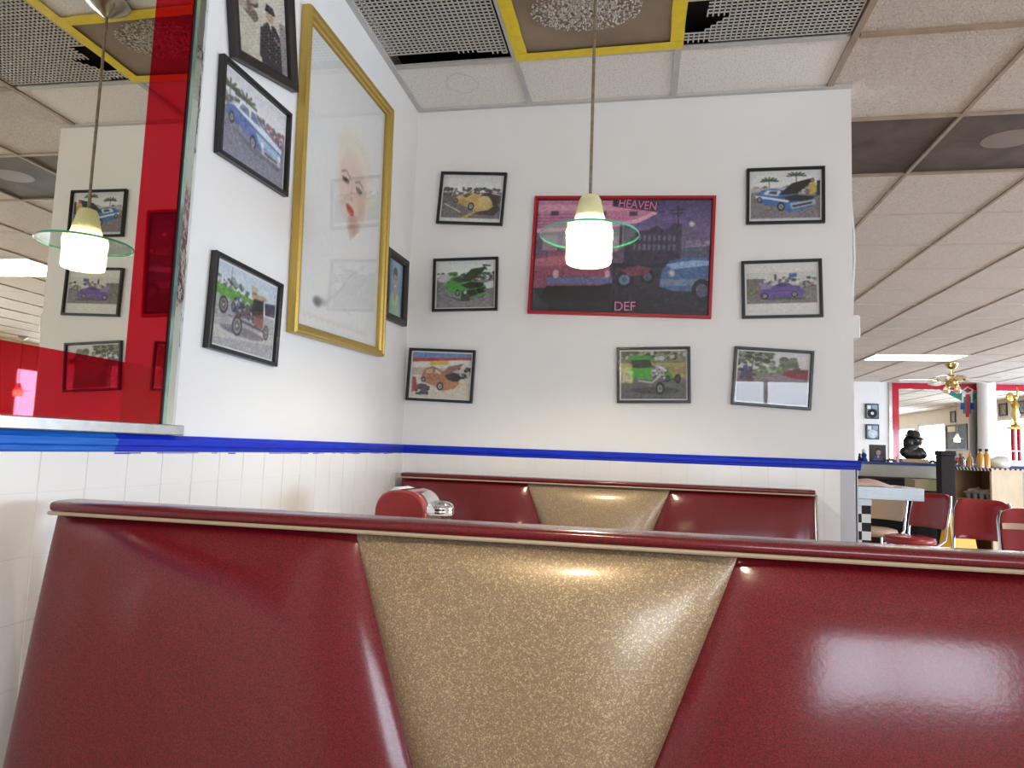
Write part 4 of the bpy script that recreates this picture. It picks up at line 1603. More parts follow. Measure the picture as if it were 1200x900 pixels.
# ------------------------------------------------------------------ pendant lamp
def pendant(label, loc, zb, energy):
    """zb: height of the rim of the shade"""
    x, y = loc
    t = thing('pendant_lamp', label, 'lamp', (x, y, zb), group='glass pendant lamps')
    top = zb + 0.206
    link('shade', MB().lathe([(0.0, 0.206), (0.016, 0.206), (0.026, 0.202), (0.0325, 0.190), (0.0335, 0.182), (0.046, 0.130), (0.054, 0.104), (0.066, 0.101), (0.0695, 0.096), (0.0695, 0.090), (0.066, 0.086),
                                (0.067, 0.082), (0.0685, 0.078), (0.0665, 0.070), (0.0655, 0.050), (0.0660, 0.014), (0.0645, 0.003), (0.061, 0.0)], n=40), SHADE, t, smooth=50, world=False)
    link('bulb', MB().lathe([(0.0, 0.035), (0.013, 0.038), (0.021, 0.050), (0.020, 0.068), (0.012, 0.090), (0.011, 0.110), (0.0, 0.112)], n=16), BULB, t, smooth=True, world=False)
    link('light_stop_socket', MB().lathe([(0.0, 0.112), (0.030, 0.112), (0.0395, 0.122), (0.0385, 0.127), (0.020, 0.132), (0.018, 0.200), (0.0, 0.200)], n=24), WHITEP, t, smooth=40, world=False)  # unseen flanged socket, added to block bulb light and dim the shade's neck
    dz = 0.062 + 0.020
    disc = link('glass_disc', MB().lathe([(0.0705, dz), (0.144, dz), (0.144, dz + 0.006), (0.0705, dz + 0.006), (0.0705, dz)], n=64), DISCG, t, smooth=40, world=False)
    link('disc_rim', MB().lathe([(0.1441, dz - 0.0005), (0.1456, dz + 0.001), (0.1456, dz + 0.005), (0.1441, dz + 0.0065)], n=64), GREENEDGE, disc, smooth=40, world=False)
    link('rod', MB().tube([(0, 0, 0.204), (0, 0, H - zb - 0.03)], 0.0048, 10), RODM, t, smooth=True, world=False)
    cz = H - zb - 0.004
    link('canopy', MB().lathe([(0.0, cz - 0.058), (0.010, cz - 0.056), (0.022, cz - 0.046), (0.046, cz - 0.030), (0.066, cz - 0.014), (0.072, cz - 0.006), (0.073, cz), (0.0, cz)], n=36), NICKEL, t, smooth=50, world=False)
    for a in (0.6, 3.7):
        link('canopy_screw', MB().lathe([(0.0, -0.012), (0.005, -0.010), (0.006, 0.0), (0.0, 0.001)], (0.053 * math.cos(a), 0.053 * math.sin(a), cz - 0.022), 10), NICKEL, t, smooth=True, world=False)
    if energy:
        l = bpy.data.lights.new('bulb_light', 'POINT')
        l.energy = energy
        l.color = (1.0, 0.88, 0.66)
        l.shadow_soft_size = 0.024
        o = bpy.data.objects.new('bulb_light', l)
        COL.objects.link(o)
        o.parent = t
        o.location = (0, 0, 0.045)
    return t


lamp = pendant('lit glass pendant lamp hanging over the booth table', (0.850, 2.0015), 1.668, 38.0)
copy_tree(lamp, (0.87, 0.22, 1.668), 0.0, 'lit glass pendant lamp hanging over the near booth table')
lamp2 = copy_tree(lamp, (8.46, 9.52, 1.668), 0.0, 'lit glass pendant lamp hanging close to the window wall pier')
copy_tree(lamp, (7.3, 7.3, 1.668), 0.0, 'lit glass pendant lamp hanging in front of the dark menu board')

# ------------------------------------------------------------------ partition end: sensor box and cable
sb = thing('wall_sensor', 'small white plastic sensor box on the end of the picture wall', 'sensor', (XE, D + 0.06, 1.60))
link('case', MB().bb((XE + 0.001, D + 0.02, 1.600), (XE + 0.032, D + 0.10, 1.692)), WHITEP, sb, bevel=0.006)
link('vent', MB().bb((XE + 0.030, D + 0.04, 1.63), (XE + 0.0335, D + 0.08, 1.66)), TBAR, sb)
cab = [(XE + 0.006, D + 0.05, 2.23), (XE + 0.014, D + 0.05, 2.12), (XE + 0.021, D + 0.05, 2.02), (XE + 0.022, D + 0.05, 1.92), (XE + 0.015, D + 0.05, 1.80), (XE + 0.012, D + 0.05, 1.70)]
tag(link('cable', MB().tube(cab, 0.003, 6), WHITEP, smooth=True), 'thin white cable drooping down the end of the picture wall', 'cable')

# ------------------------------------------------------------------ ceiling lights and fan of the back room
def troffer(label, c, k, span=2):
    a, b = X0 + TX * c + 0.009, X0 + TX * (c + span) - 0.009
    y0, y1 = Y0 + TY * k + 0.013, Y0 + TY * (k + 1) - 0.013
    t = thing('ceiling_light', label, 'ceiling light', ((a + b) / 2, (y0 + y1) / 2, H), group='fluorescent ceiling panels')
    link('housing', MB().bb((a, y0, H + 0.012), (b, y1, H + 0.08)), WHITEP, t)
    f = MB().bb((a, y0, H - 0.008), (a + 0.025, y1, H + 0.012)).bb((b - 0.025, y0, H - 0.008), (b, y1, H + 0.012))
    f.bb((a + 0.025, y0, H - 0.008), (b - 0.025, y0 + 0.025, H + 0.012)).bb((a + 0.025, y1 - 0.025, H - 0.008), (b - 0.025, y1, H + 0.012))
    link('frame', f, WHITEP, t)
    link('diffuser', MB().bb((a + 0.025, y0 + 0.025, H - 0.004), (b - 0.025, y1 - 0.025, H + 0.004)), TUBE, t)


troffer('lit fluorescent ceiling panel above the aisle by the red chairs', 6, 4)
troffer('lit fluorescent ceiling panel next to the brass ceiling fan', 6, 12)

fc = hit(1115, 425, 2, H)
fan = thing('ceiling_fan', 'brass ceiling fan with pale glossy blades and globe lights', 'ceiling fan', (fc[0], fc[1], H))
link('canopy', MB().lathe([(0, -0.10), (0.03, -0.10), (0.075, -0.06), (0.10, -0.015), (0.10, -0.001), (0, -0.001)], n=28), BRASS, fan, smooth=50, world=False)
link('downrod', MB().tube([(0, 0, -0.09), (0, 0, -0.19)], 0.016, 12), BRASS, fan, smooth=True, world=False)
link('motor', MB().lathe([(0, -0.18), (0.06, -0.185), (0.16, -0.20), (0.20, -0.225), (0.20, -0.255), (0.14, -0.285), (0.08, -0.30), (0.09, -0.33), (0.07, -0.36), (0, -0.365)], n=32), BRASS, fan, smooth=40, world=False)
BLADE = simple('fan_blade_gloss', (0.62, 0.64, 0.66, 1), 0.12, coat=0.5)
for k in range(5):
    a = 0.35 + k * 2 * math.pi / 5
    R_ = Matrix.Rotation(a, 4, 'Z') @ Matrix.Rotation(0.20, 4, 'X')
    me = MB().prism([(0.24, -0.055), (0.32, -0.065), (0.62, -0.075), (0.68, -0.05), (0.68, 0.05), (0.62, 0.075), (0.32, 0.065), (0.24, 0.055)], lambda p, q: (p, q, -0.004), lambda p, q: (p, q, 0.004)).mesh('blade')
    me.transform(Matrix.Translation((0, 0, -0.265)) @ R_)
    bl = link('blade', me, BLADE, fan, world=False)
    mi = MB().bb((0.16, -0.018, -0.010), (0.30, 0.018, -0.004)).mesh('blade_iron')
    mi.transform(Matrix.Translation((0, 0, -0.265)) @ R_)
    link('blade_iron', mi, BRASS, bl, world=False)
for k in range(4):
    a = k * math.pi / 2 + 0.4
    c = (0.10 * math.cos(a), 0.10 * math.sin(a), -0.41)
    link('lamp_globe', MB().lathe([(0.0, -0.045), (0.025, -0.04), (0.045, -0.015), (0.045, 0.01), (0.03, 0.04), (0.018, 0.05), (0, 0.05)], c, 16), simple('amber_globe_glass', (0.55, 0.42, 0.28, 1), 0.08, 0.3, coat=0.6), fan, smooth=True, world=False)

# ------------------------------------------------------------------ far wall: records, second mirror, column
def F(px, py, Y):
    return hit(px, py, 1, Y)


def record(label, px, disc_c):
    a, b = F(px[0], px[1], YF), F(px[2], px[3], YF)
    t = thing('record_frame', label, 'picture', ((a[0] + b[0]) / 2, YF, b[2]))
    w, h = b[0] - a[0], a[2] - b[2]
    link('frame', MB().bb((a[0], YF - 0.03, b[2]), (b[0], YF - 0.001, a[2])), BLACKF, t, bevel=0.004)
    link('mount_board', MB().bb((a[0] + .02, YF - 0.034, b[2] + .02), (b[0] - .02, YF - 0.030, a[2] - .02)), simple('slate_mount', (0.16, 0.21, 0.27, 1), 0.5), t)
    cx, cz = (a[0] + b[0]) / 2, b[2] + h * 0.36
    for nm, r, m, o in (('record', w * 0.36, disc_c, 0.037), ('record_label', w * 0.12, PAPER, 0.0395)):
        link(nm, MB().add([(cx + r * math.cos(k * math.pi / 12), YF - o, cz + r * math.sin(k * math.pi / 12)) for k in range(24)] + [(cx + r * math.cos(k * math.pi / 12), YF - o + .002, cz + r * math.sin(k * math.pi / 12)) for k in range(24)],
                          [tuple(range(24)), tuple(range(47, 23, -1))] + [(k, 24 + k, 24 + (k + 1) % 24, (k + 1) % 24) for k in range(24)]), m, t)
    link('caption_card', MB().bb((a[0] + w * .14, YF - 0.037, a[2] - h * .36), (a[0] + w * .40, YF - 0.0345, a[2] - h * .12)), PAPER, t)
    link('caption_card', MB().bb((a[0] + w * .50, YF - 0.037, a[2] - h * .36), (a[0] + w * .88, YF - 0.0345, a[2] - h * .10)), simple('pale_blue_card', (0.30, 0.42, 0.55, 1), 0.5), t)


record('framed black vinyl record on the white far wall, upper of the pair', (1013.5, 473, 1029.5, 491), BLACK)
record('framed silver record on the white far wall, lower of the pair', (1014, 497, 1030, 515), STEEL)

mf = thing('wall_mirror', 'far wall mirror with red strips and teal and red diamond emblem', 'mirror', (7.2, YF, 1.15))
ax0 = F(1045.5, 500, YF)[0]
zt_ = H - 0.012
link('mirror_glass', MB().bb((ax0, YF - 0.014, 1.15), (8.9, YF - 0.008, zt_)), simple('mirror_silver_far', (0.84, 0.83, 0.79, 1), 0.0, 1.0), mf)
REDSTRIP = simple('red_strip_gloss', (0.50, 0.008, 0.03, 1), 0.12, coat=0.4)
link('red_strip', MB().bb((ax0, YF - 0.020, 1.15), (ax0 + 0.116, YF - 0.0145, zt_)), REDSTRIP, mf)
link('red_strip', MB().bb((ax0 + 0.116, YF - 0.020, zt_ - 0.116), (8.9, YF - 0.0145, zt_)), REDSTRIP, mf)
link('chrome_edge', MB().bb((ax0 - 0.055, YF - 0.022, 1.12), (ax0 - 0.001, YF - 0.004, zt_)), CHROME, mf)


def emblem(pts, mat, o, nm):
    q = [F(1080 + x / 7.2, 420 + y / 7.2, YF - 0.02) for x, y in pts]
    n = len(q)
    vs = [(p[0], YF - 0.0155 - o, p[2]) for p in q] + [(p[0], YF - 0.015, p[2]) for p in q]
    link(nm, MB().add(vs, [tuple(range(n)), tuple(range(2 * n - 1, n - 1, -1))] + [(i, n + i, n + (i + 1) % n, (i + 1) % n) for i in range(n)]), mat, mf)


TEAL = simple('teal_inlay', (0.01, 0.20, 0.17, 1), 0.15, coat=0.4)
BLUEI = simple('blue_inlay', (0.01, 0.05, 0.32, 1), 0.15, coat=0.4)
WHI = simple('white_inlay', (0.80, 0.82, 0.82, 1), 0.3)
emblem([(150, 262), (250, 272), (345, 290), (345, 362)], TEAL, 0.004, 'emblem_wing')
emblem([(425, 300), (512, 272), (512, 328), (425, 362)], TEAL, 0.004, 'emblem_wing')
emblem([(350, 320), (425, 320), (418, 466), (352, 466)], TEAL, 0.003, 'emblem_stem')
emblem([(330, 374), (362, 374), (362, 430), (330, 430)], BLUEI, 0.005, 'emblem_block')
emblem([(412, 374), (441, 374), (441, 430), (412, 430)], BLUEI, 0.005, 'emblem_block')
emblem([(388, 236), (440, 266), (430, 290), (428, 372), (416, 372), (416, 300), (388, 312), (354, 300), (354, 374), (340, 374), (340, 268)], WHI, 0.007, 'emblem_outline')
emblem([(390, 248), (424, 268), (388, 293), (356, 270)], REDSTRIP, 0.010, 'emblem_diamond')
emblem([(372, 302), (404, 302), (400, 496), (375, 496)], REDSTRIP, 0.010, 'emblem_bar')

cp = F(1157, 500, 13.81)
col_ = MB().lathe([(0.0, 0.0), (0.165, 0.0), (0.165, 0.08), (0.160, 0.10), (0.157, 1.3), (0.140, 2.50), (0.145, 2.53), (0.145, H - 0.006), (0, H - 0.006)], (0, 0, 0), 36)
cl = thing('round_column', 'round white column in front of the far mirror', 'column', (cp[0], 13.81, 0))
link('shaft', col_, WALL, cl, smooth=40, world=False)

# pictures, board and clock on the window wall (seen in the mirrors)
def rightwall(label, y0, y1, z0, z1, mat, cat='picture'):
    t = thing('wall_board' if cat == 'board' else 'framed_picture', label, cat, (XR, (y0 + y1) / 2, (z0 + z1) / 2))
    f = MB().bb((XR - 0.025, y0, z0), (XR - 0.001, y0 + .03, z1)).bb((XR - 0.025, y1 - .03, z0), (XR - 0.001, y1, z1)).bb((XR - 0.025, y0 + .03, z0), (XR - 0.001, y1 - .03, z0 + .03)).bb((XR - 0.025, y0 + .03, z1 - .03), (XR - 0.001, y1 - .03, z1))
    link('frame', f, BLACKF, t)
    link('print', MB().bb((XR - 0.012, y0 + .03, z0 + .03), (XR - 0.002, y1 - .03, z1 - .03)), mat, t)
    return t


SLATE = simple('chalk_board', (0.055, 0.065, 0.075, 1), 0.5, var=0.5, scale=9)
SEPIA = simple('sepia_print', (0.30, 0.22, 0.15, 1), 0.5, var=0.5, scale=12)
GREYP = simple('grey_print', (0.22, 0.24, 0.25, 1), 0.5, var=0.5, scale=12)
wb = rightwall('large dark menu board on the pier between the windows', 7.55, 8.78, 1.50, 2.16, SLATE, 'board')
link('board_header', MB().bb((XR - 0.03, 7.70, 1.98), (XR - 0.013, 8.15, 2.12)), simple('header_card', (0.75, 0.66, 0.40, 1), 0.5), wb)
rightwall('narrow sepia picture hanging above the menu board', 7.85, 8.15, 2.22, 2.52, SEPIA)
rightwall('grey picture on the pier beside the menu board', 8.88, 9.22, 1.86, 2.16, GREYP)
rightwall('sepia picture low on the pier beside the menu board', 9.0, 9.4, 1.45, 1.74, SEPIA)
rightwall('grey picture low on the pier under the menu board', 7.95, 8.35, 1.18, 1.42, GREYP)
rightwall('sepia picture over the head of the wide window', 10.4, 10.75, 2.26, 2.54, SEPIA)
rightwall('grey picture over the mullion of the wide window', 11.2, 11.5, 2.26, 2.54, GREYP)

# ------------------------------------------------------------------ low divider wall with blue cap
PYW = 9.0
dv = struct('wall_divider', MB().bb((1.95, PYW, 0), (7.6, PYW + 0.14, 1.098)), PONY)
struct('trim_4', MB().bb((1.95, PYW - 0.03, 1.098), (7.6, PYW + 0.17, 1.128)), simple('dark_blue_cap', (0.012, 0.03, 0.20, 1), 0.35), bevel=0.006)
CAPZ = 1.128

# things standing on the divider
YD = PYW + 0.05
a, b = F(1018.5, 517, YD), F(1038, 535, YD)
pf = thing('desk_frame', 'dark framed portrait standing on the blue divider cap', 'picture', ((a[0] + b[0]) / 2, YD, CAPZ))
hh = 0.20
link('frame', MB().bb((a[0], YD - 0.01, CAPZ), (b[0], YD + 0.01, CAPZ + hh)), BLACKF, pf, bevel=0.003)


def ph_face():
    p = Paint(40, 40, (58, 44, 48))
    p.ell(.55, .42, .17, .24, (176, 140, 124))
    p.poly([(.34, .42), (.36, .14), (.60, .10), (.76, .24), (.74, .36), (.5, .28)], (26, 22, 26))
    p.poly([(.15, 1), (.25, .74), (.50, .66), (.78, .74), (.95, 1)], (74, 84, 116))
    p.poly([(.44, .68), (.52, .86), (.64, .68)], (200, 196, 190))
    return p


pm = print_mesh('print', ph_face(), b[0] - a[0] - 0.03, hh - 0.03, 0.0)
pm.transform(Matrix(((1, 0, 0, (a[0] + b[0]) / 2), (0, 0, -1, YD - 0.0112), (0, 1, 0, CAPZ + hh / 2), (0, 0, 0, 1))))
link('print', pm, PRINT, pf)

# dark bust in a brimmed hat
bc = F(1070.5, 536, YD)
bust = thing('bust_statue', 'dark bust of a hatted figure on a wooden plinth on the divider', 'statue', (bc[0], YD, CAPZ))
link('plinth', MB().bb((-0.145, -0.05, 0.0), (0.145, 0.05, 0.045)), PLYD, bust, world=False, bevel=0.006)
bs = MB()


def ellip(c, r, rot=None, n=14, m=10):
    vs, fs = [], []
    for i in range(m + 1):
        th = math.pi * i / m
        for k in range(n):
            ph = 2 * math.pi * k / n
            v = Vector((r[0] * math.sin(th) * math.cos(ph), r[1] * math.sin(th) * math.sin(ph), r[2] * math.cos(th)))
            if rot is not None:
                v = rot @ v
            vs.append((c[0] + v.x, c[1] + v.y, c[2] + v.z))
    for i in range(m):
        for k in range(n):
            fs.append((i * n + k, i * n + (k + 1) % n, (i + 1) * n + (k + 1) % n, (i + 1) * n + k))
    return vs, fs


for c, r in (((0.0, 0, 0.10), (0.135, 0.055, 0.075)), ((0.06, 0, 0.12), (0.075, 0.05, 0.07)), ((-0.04, 0, 0.15), (0.08, 0.05, 0.07)), ((0.0, 0, 0.20), (0.05, 0.045, 0.07)),
             ((0.015, 0, 0.265), (0.070, 0.058, 0.078)), ((0.088, 0, 0.262), (0.016, 0.014, 0.018)), ((-0.05, 0, 0.235), (0.065, 0.056, 0.085)), ((-0.10, 0, 0.125), (0.05, 0.05, 0.06)), ((0.105, 0, 0.10), (0.045, 0.045, 0.055))):
    bs.add(*ellip(c, r))
o = link('bust', bs, simple('dark_bronze', (0.022, 0.020, 0.017, 1), 0.3, 0.5, var=0.3, scale=30), bust, smooth=60, world=False)
rm = o.modifiers.new('merge', 'REMESH')
rm.mode = 'VOXEL'
rm.voxel_size = 0.007
rm.use_smooth_shade = True
sm_ = o.modifiers.new('soften', 'SMOOTH')
sm_.factor = 0.5
sm_.iterations = 14
hat = MB().lathe([(0, 0.095), (0.04, 0.092), (0.064, 0.078), (0.074, 0.045), (0.078, 0.026), (0.112, 0.012), (0.114, 0.004), (0.07, 0.008), (0, 0.008)], (0.008, 0, 0.296), 24, sy=0.8)
hat.v = [(x, y, z - 0.22 * x) for x, y, z in hat.v]
link('hat', hat, simple('dark_bronze_hat', (0.03, 0.025, 0.020, 1), 0.35, 0.4), bust, smooth=40, world=False)
link('face', MB().add(*ellip((0.072, 0, 0.252), (0.026, 0.045, 0.045))), simple('bronze_face', (0.30, 0.17, 0.11, 1), 0.35), bust, smooth=True, world=False)


def toy_car(label, px, py, mat, L, Y=YD):
    c = F(px, py, Y)
    t = thing('toy_car', label, 'toy', (c[0], Y, CAPZ))
    h = L * 0.24
    body = [(-L / 2, .12 * L), (-L / 2, .26 * L), (-.28 * L, .28 * L), (-.16 * L, .40 * L), (.14 * L, .40 * L), (.26 * L, .27 * L), (.5 * L, .24 * L), (.5 * L, .12 * L)]
    link('body', MB().prism(body, lambda p, q: (p, -.17 * L, q), lambda p, q: (p, .17 * L, q)), mat, t, world=False, bevel=0.004)
    for x in (-.29, .29):
        for y in (-1, 1):
            r = .12 * L
            w = MB().tube([(x * L, y * .15 * L, r), (x * L, y * .19 * L, r)], r, 12)
            link('wheel', w, BLACK, t, world=False)


toy_car('red toy car on the divider beside the dark post', 1124, 537, REDGL, 0.20)
toy_car('small black toy car on the divider beside the bust', 1093, 538, BLACK, 0.10)
toy_car('small dark red toy car in front of the framed portrait', 1044, 538, simple('dark_red_toy', (0.20, 0.03, 0.03, 1), 0.3), 0.11, YD - 0.045)


def figurine(label, px, mat1, mat2, h):
    c = F(px, 537, YD)
    t = thing('figurine', label, 'figurine', (c[0], YD - 0.03, CAPZ))
    link('body', MB().lathe([(0, 0), (h * .26, 0), (h * .28, h * .08), (h * .16, h * .3), (h * .22, h * .5), (h * .10, h * .66), (0, h * .68)], n=14), mat1, t, smooth=True, world=False)
    link('head', MB().add(*ellip((0, 0, h * .82), (h * .15, h * .15, h * .18))), mat2, t, smooth=True, world=False)


SKIN = simple('painted_skin', (0.55, 0.33, 0.22, 1), 0.5)
figurine('tiny white figurine at the foot of the red strip', 1050, WHITEP, SKIN, 0.07)
figurine('tiny blue figurine left of the framed portrait', 1011.5, BLUEI, WHITEP, 0.15)
figurine('tiny black figurine at the end of the divider', 1006.5, BLACK, BLACK, 0.09)

# trophy
tc = F(1191.5, 540, YD)
tr = thing('trophy', 'tall trophy with red columns and gold winged figure', 'trophy', (tc[0], YD, CAPZ))
link('base', MB().bb((-0.10, -0.07, 0), (0.10, 0.07, 0.07)), WHI, tr, world=False, bevel=0.006)
for x in (-0.030, 0.030):
    link('column', MB().lathe([(0, 0.07), (0.022, 0.07), (0.022, 0.43), (0, 0.43)], (x, 0, 0), 16), simple('red_foil_column', (0.42, 0.02, 0.03, 1), 0.2, 0.5), tr, smooth=40, world=False)
link('tier', MB().bb((-0.08, -0.05, 0.17), (0.08, 0.05, 0.185)), WHI, tr, world=False)
link('tier', MB().bb((-0.075, -0.05, 0.43), (0.075, 0.05, 0.455)), GOLDT, tr, world=False)
fig = MB().lathe([(0, 0.455), (0.045, 0.455), (0.05, 0.475), (0.02, 0.49), (0.018, 0.52), (0.045, 0.60), (0.030, 0.66), (0.045, 0.72), (0.02, 0.76), (0.015, 0.775)], n=18)
fig.add(*ellip((0, 0, 0.80), (0.026, 0.026, 0.032)))
fig.add(*ellip((-0.05, 0, 0.80), (0.045, 0.012, 0.06)))
fig.add(*ellip((0.03, 0, 0.86), (0.012, 0.012, 0.07)))
link('gold_figure', fig, GOLDT, tr, smooth=60, world=False)

# dark post
dp0, dp1 = F(1098.5, 528, 7.9), F(1116.5, 528, 7.9)
w = dp1[0] - dp0[0]
dp = thing('dark_post', 'tall dark brown square post beside the open shelf unit', 'post', ((dp0[0] + dp1[0]) / 2, 7.9, 0))
link('shaft', MB().bb((-w * .46, -w * .46, 0), (w * .46, w * .46, dp0[2] - 0.05)), DARKB, dp, world=False, bevel=0.006)
link('cap', MB().bb((-w * .53, -w * .53, dp0[2] - 0.05), (w * .53, w * .53, dp0[2])), DARKB, dp, world=False, bevel=0.01)

# ------------------------------------------------------------------ open shelf unit
CA = 0.605
cbx = thing('shelf_unit', 'open plywood shelf unit with striped top edge beside the dark post', 'shelf', (4.555, 8.0, 0), CA)
# local frame: x along the solid side panel (to the right), y along the open side (to the back left)
LX, LY, CZ = 0.515, 0.44, 1.100
link('side_panel', MB().bb((0, 0, 0.02), (LX, 0.018, CZ - 0.03)), PLY, cbx, world=False)
link('side_panel', MB().bb((0, LY - 0.018, 0.02), (LX, LY, CZ - 0.03)), PLYD, cbx, world=False)
link('back_panel', MB().bb((LX - 0.015, 0.018, 0.02), (LX, LY - 0.018, CZ - 0.03)), PLYD, cbx, world=False)
for z in (0.10, 0.47, 0.755):
    link('shelf', MB().bb((0.004, 0.018, z), (LX - 0.015, LY - 0.018, z + 0.02)), PLYD, cbx, world=False)
link('top', MB().bb((-0.012, -0.012, CZ - 0.03), (LX, LY + 0.012, CZ)), PLY, cbx, world=False)
strip = MB()
n = 13
for k in range(n):
    y0 = -0.012 + (LY + 0.024) * k / n
    wd = (LY + 0.024) / n * 0.5
    strip.add([(-0.0135, y0, CZ - 0.032), (-0.0135, y0 + wd, CZ - 0.032), (-0.0135, y0 + wd + 0.014, CZ + 0.001), (-0.0135, y0 + 0.014, CZ + 0.001), (-0.0115, y0, CZ - 0.032), (-0.0115, y0 + wd, CZ - 0.032), (-0.0115, y0 + wd + 0.014, CZ + 0.001), (-0.0115, y0 + 0.014, CZ + 0.001)],
              [(0, 1, 2, 3), (7, 6, 5, 4), (0, 4, 5, 1), (1, 5, 6, 2), (2, 6, 7, 3), (3, 7, 4, 0)])
link('striped_edge', strip, BLACK, cbx, world=False)
link('white_edge', MB().bb((-0.0128, -0.012, CZ - 0.032), (-0.012, LY + 0.012, CZ + 0.0005)), WHI, cbx, world=False)
dash = MB()
for k in range(6):
    x0 = 0.02 + k * 0.086
    dash.bb((x0, -0.0135, CZ - 0.016), (x0 + 0.036, -0.0115, CZ + 0.001))
link('dashed_edge', dash, BLACK, cbx, world=False)
cm = cbx.matrix_basis


def on_unit(x, y, z):
    return tuple(cm @ Vector((x, y, z)))


# cup trays on the shelves
TRAYM = simple('grey_moulded_pulp', (0.26, 0.25, 0.25, 1), 0.8)
PINKC = simple('pale_pink_paper', (0.68, 0.50, 0.44, 1), 0.8)
for z, lab in ((0.775, 'grey cup tray with pink paper on the upper shelf'), (0.49, 'grey cup tray with pink paper on the lower shelf')):
    t = thing('cup_tray', lab, 'tray', on_unit(0.12, 0.17, z), CA, group='cup trays in the shelf unit')
    link('tray', MB().bb((-0.10, -0.14, 0.055), (0.14, 0.14, 0.075)), TRAYM, t, world=False)
    for r in range(3):
        for c in range(4):
            link('cup', MB().lathe([(0, 0), (0.020, 0), (0.028, 0.03), (0.031, 0.055), (0, 0.055)], (-0.065 + r * 0.08, -0.105 + c * 0.07, 0), 12), TRAYM, t, smooth=40, world=False)
    link('paper_liner', MB().sheet(lambda u, v: (-0.10 + 0.24 * u, -0.12 + 0.25 * v, 0.078 + 0.05 * u * (0.6 + 0.4 * math.sin(7 * v)) + 0.006 * math.sin(23 * v + 9 * u)), 10, 10), PINKC, t, smooth=True, world=False)

# bottles, bag on top of the unit
AMB = simple('amber_sauce', (0.62, 0.30, 0.03, 1), 0.25, coat=0.5)
BRN = simple('brown_sauce', (0.16, 0.06, 0.03, 1), 0.25, coat=0.5)
for k, (x, y, m, h, cap, lab) in enumerate(((0.14, 0.13, AMB, 0.20, BLACK, 'amber sauce bottle with black cap beside the clear bag'), (0.07, 0.15, AMB, 0.20, BLACK, 'amber sauce bottle with black cap in the middle of the bottles'),
                                       (0.05, 0.25, AMB, 0.15, YELLOWP, 'short amber bottle with yellow cap among the bottles'),
                                       (0.03, 0.33, BRN, 0.13, BRN, 'small brown sauce bottle at the end of the row'), (0.10, 0.36, BRN, 0.14, AMB, 'small brown bottle with amber cap behind the row'))):
    t = thing('sauce_bottle', lab, 'bottle', on_unit(x, y, CZ), 0, group='bottles on the shelf unit')
    r = 0.034 if h > 0.16 else 0.028
    link('body', MB().lathe([(0, 0), (r, 0), (r, h * .55), (r * .8, h * .68), (r * .36, h * .80), (r * .34, h * .88), (0, h * .88)], n=16), m, t, smooth=50, world=False)
    link('cap', MB().lathe([(0, h * .87), (r * .45, h * .87), (r * .45, h), (0, h)], n=14), cap, t, smooth=40, world=False)
bagm = simple('cloudy_plastic_bag', (0.70, 0.68, 0.64, 1), 0.25, var=0.08, scale=30, bump=0.8)
bv_, bf_ = ellip((0, 0, 0), (0.145, 0.095, 0.075), None, 26, 16)
bv_ = [(x * (1 + .08 * math.sin(17 * y + 11 * z)), y, max(-0.05, z + .012 * math.sin(31 * x + 5 * y)) + .05) for x, y, z in bv_]
bag = MB().add(bv_, bf_)
bo = link('plastic_bag', bag, bagm, smooth=60)
tag(bo, 'crumpled cloudy plastic bag on the shelf unit', 'bag')
bo.location = on_unit(0.335, 0.115, CZ + 0.004)
bo.rotation_euler = (0, 0, CA)

# ------------------------------------------------------------------ dark back bar and box in front of the divider
bb0, bb1 = F(1012, 558, 8.7), F(1097, 560, 8.7)
kb = thing('back_bar', 'low black back bar in front of the divider wall', 'cabinet', ((bb0[0] + bb1[0]) / 2, 8.7, 0))
link('body', MB().bb((bb0[0], 8.62, 0.0), (bb1[0] + 0.05, 8.95, bb0[2] - 0.03)), BLACK, kb)
link('top', MB().bb((bb0[0] - 0.02, 8.60, bb0[2] - 0.03), (bb1[0] + 0.07, 8.97, bb0[2])), BLACK, kb, bevel=0.004)
g0, g1 = F(1066, 561, 8.2), F(1099, 575, 8.2)
gb = thing('wooden_crate', 'low tan crate with open top in front of the back bar', 'crate', ((g0[0] + g1[0]) / 2, 8.2, 0))
link('tray', MB().bb((g0[0], 8.05, g1[2]), (g1[0], 8.35, g1[2] + 0.02)).bb((g0[0], 8.05, g1[2] + .02), (g1[0], 8.065, g0[2])).bb((g0[0], 8.335, g1[2] + .02), (g1[0], 8.35, g0[2])).bb((g0[0], 8.065, g1[2] + .02), (g0[0] + .015, 8.335, g0[2])).bb((g1[0] - .015, 8.065, g1[2] + .02), (g1[0], 8.335, g0[2])), simple('tan_crate', (0.42, 0.36, 0.20, 1), 0.6), gb)
link('stand', MB().bb((g0[0] + .02, 8.07, 0.0), (g1[0] - .02, 8.33, g1[2])), DARKB, gb)

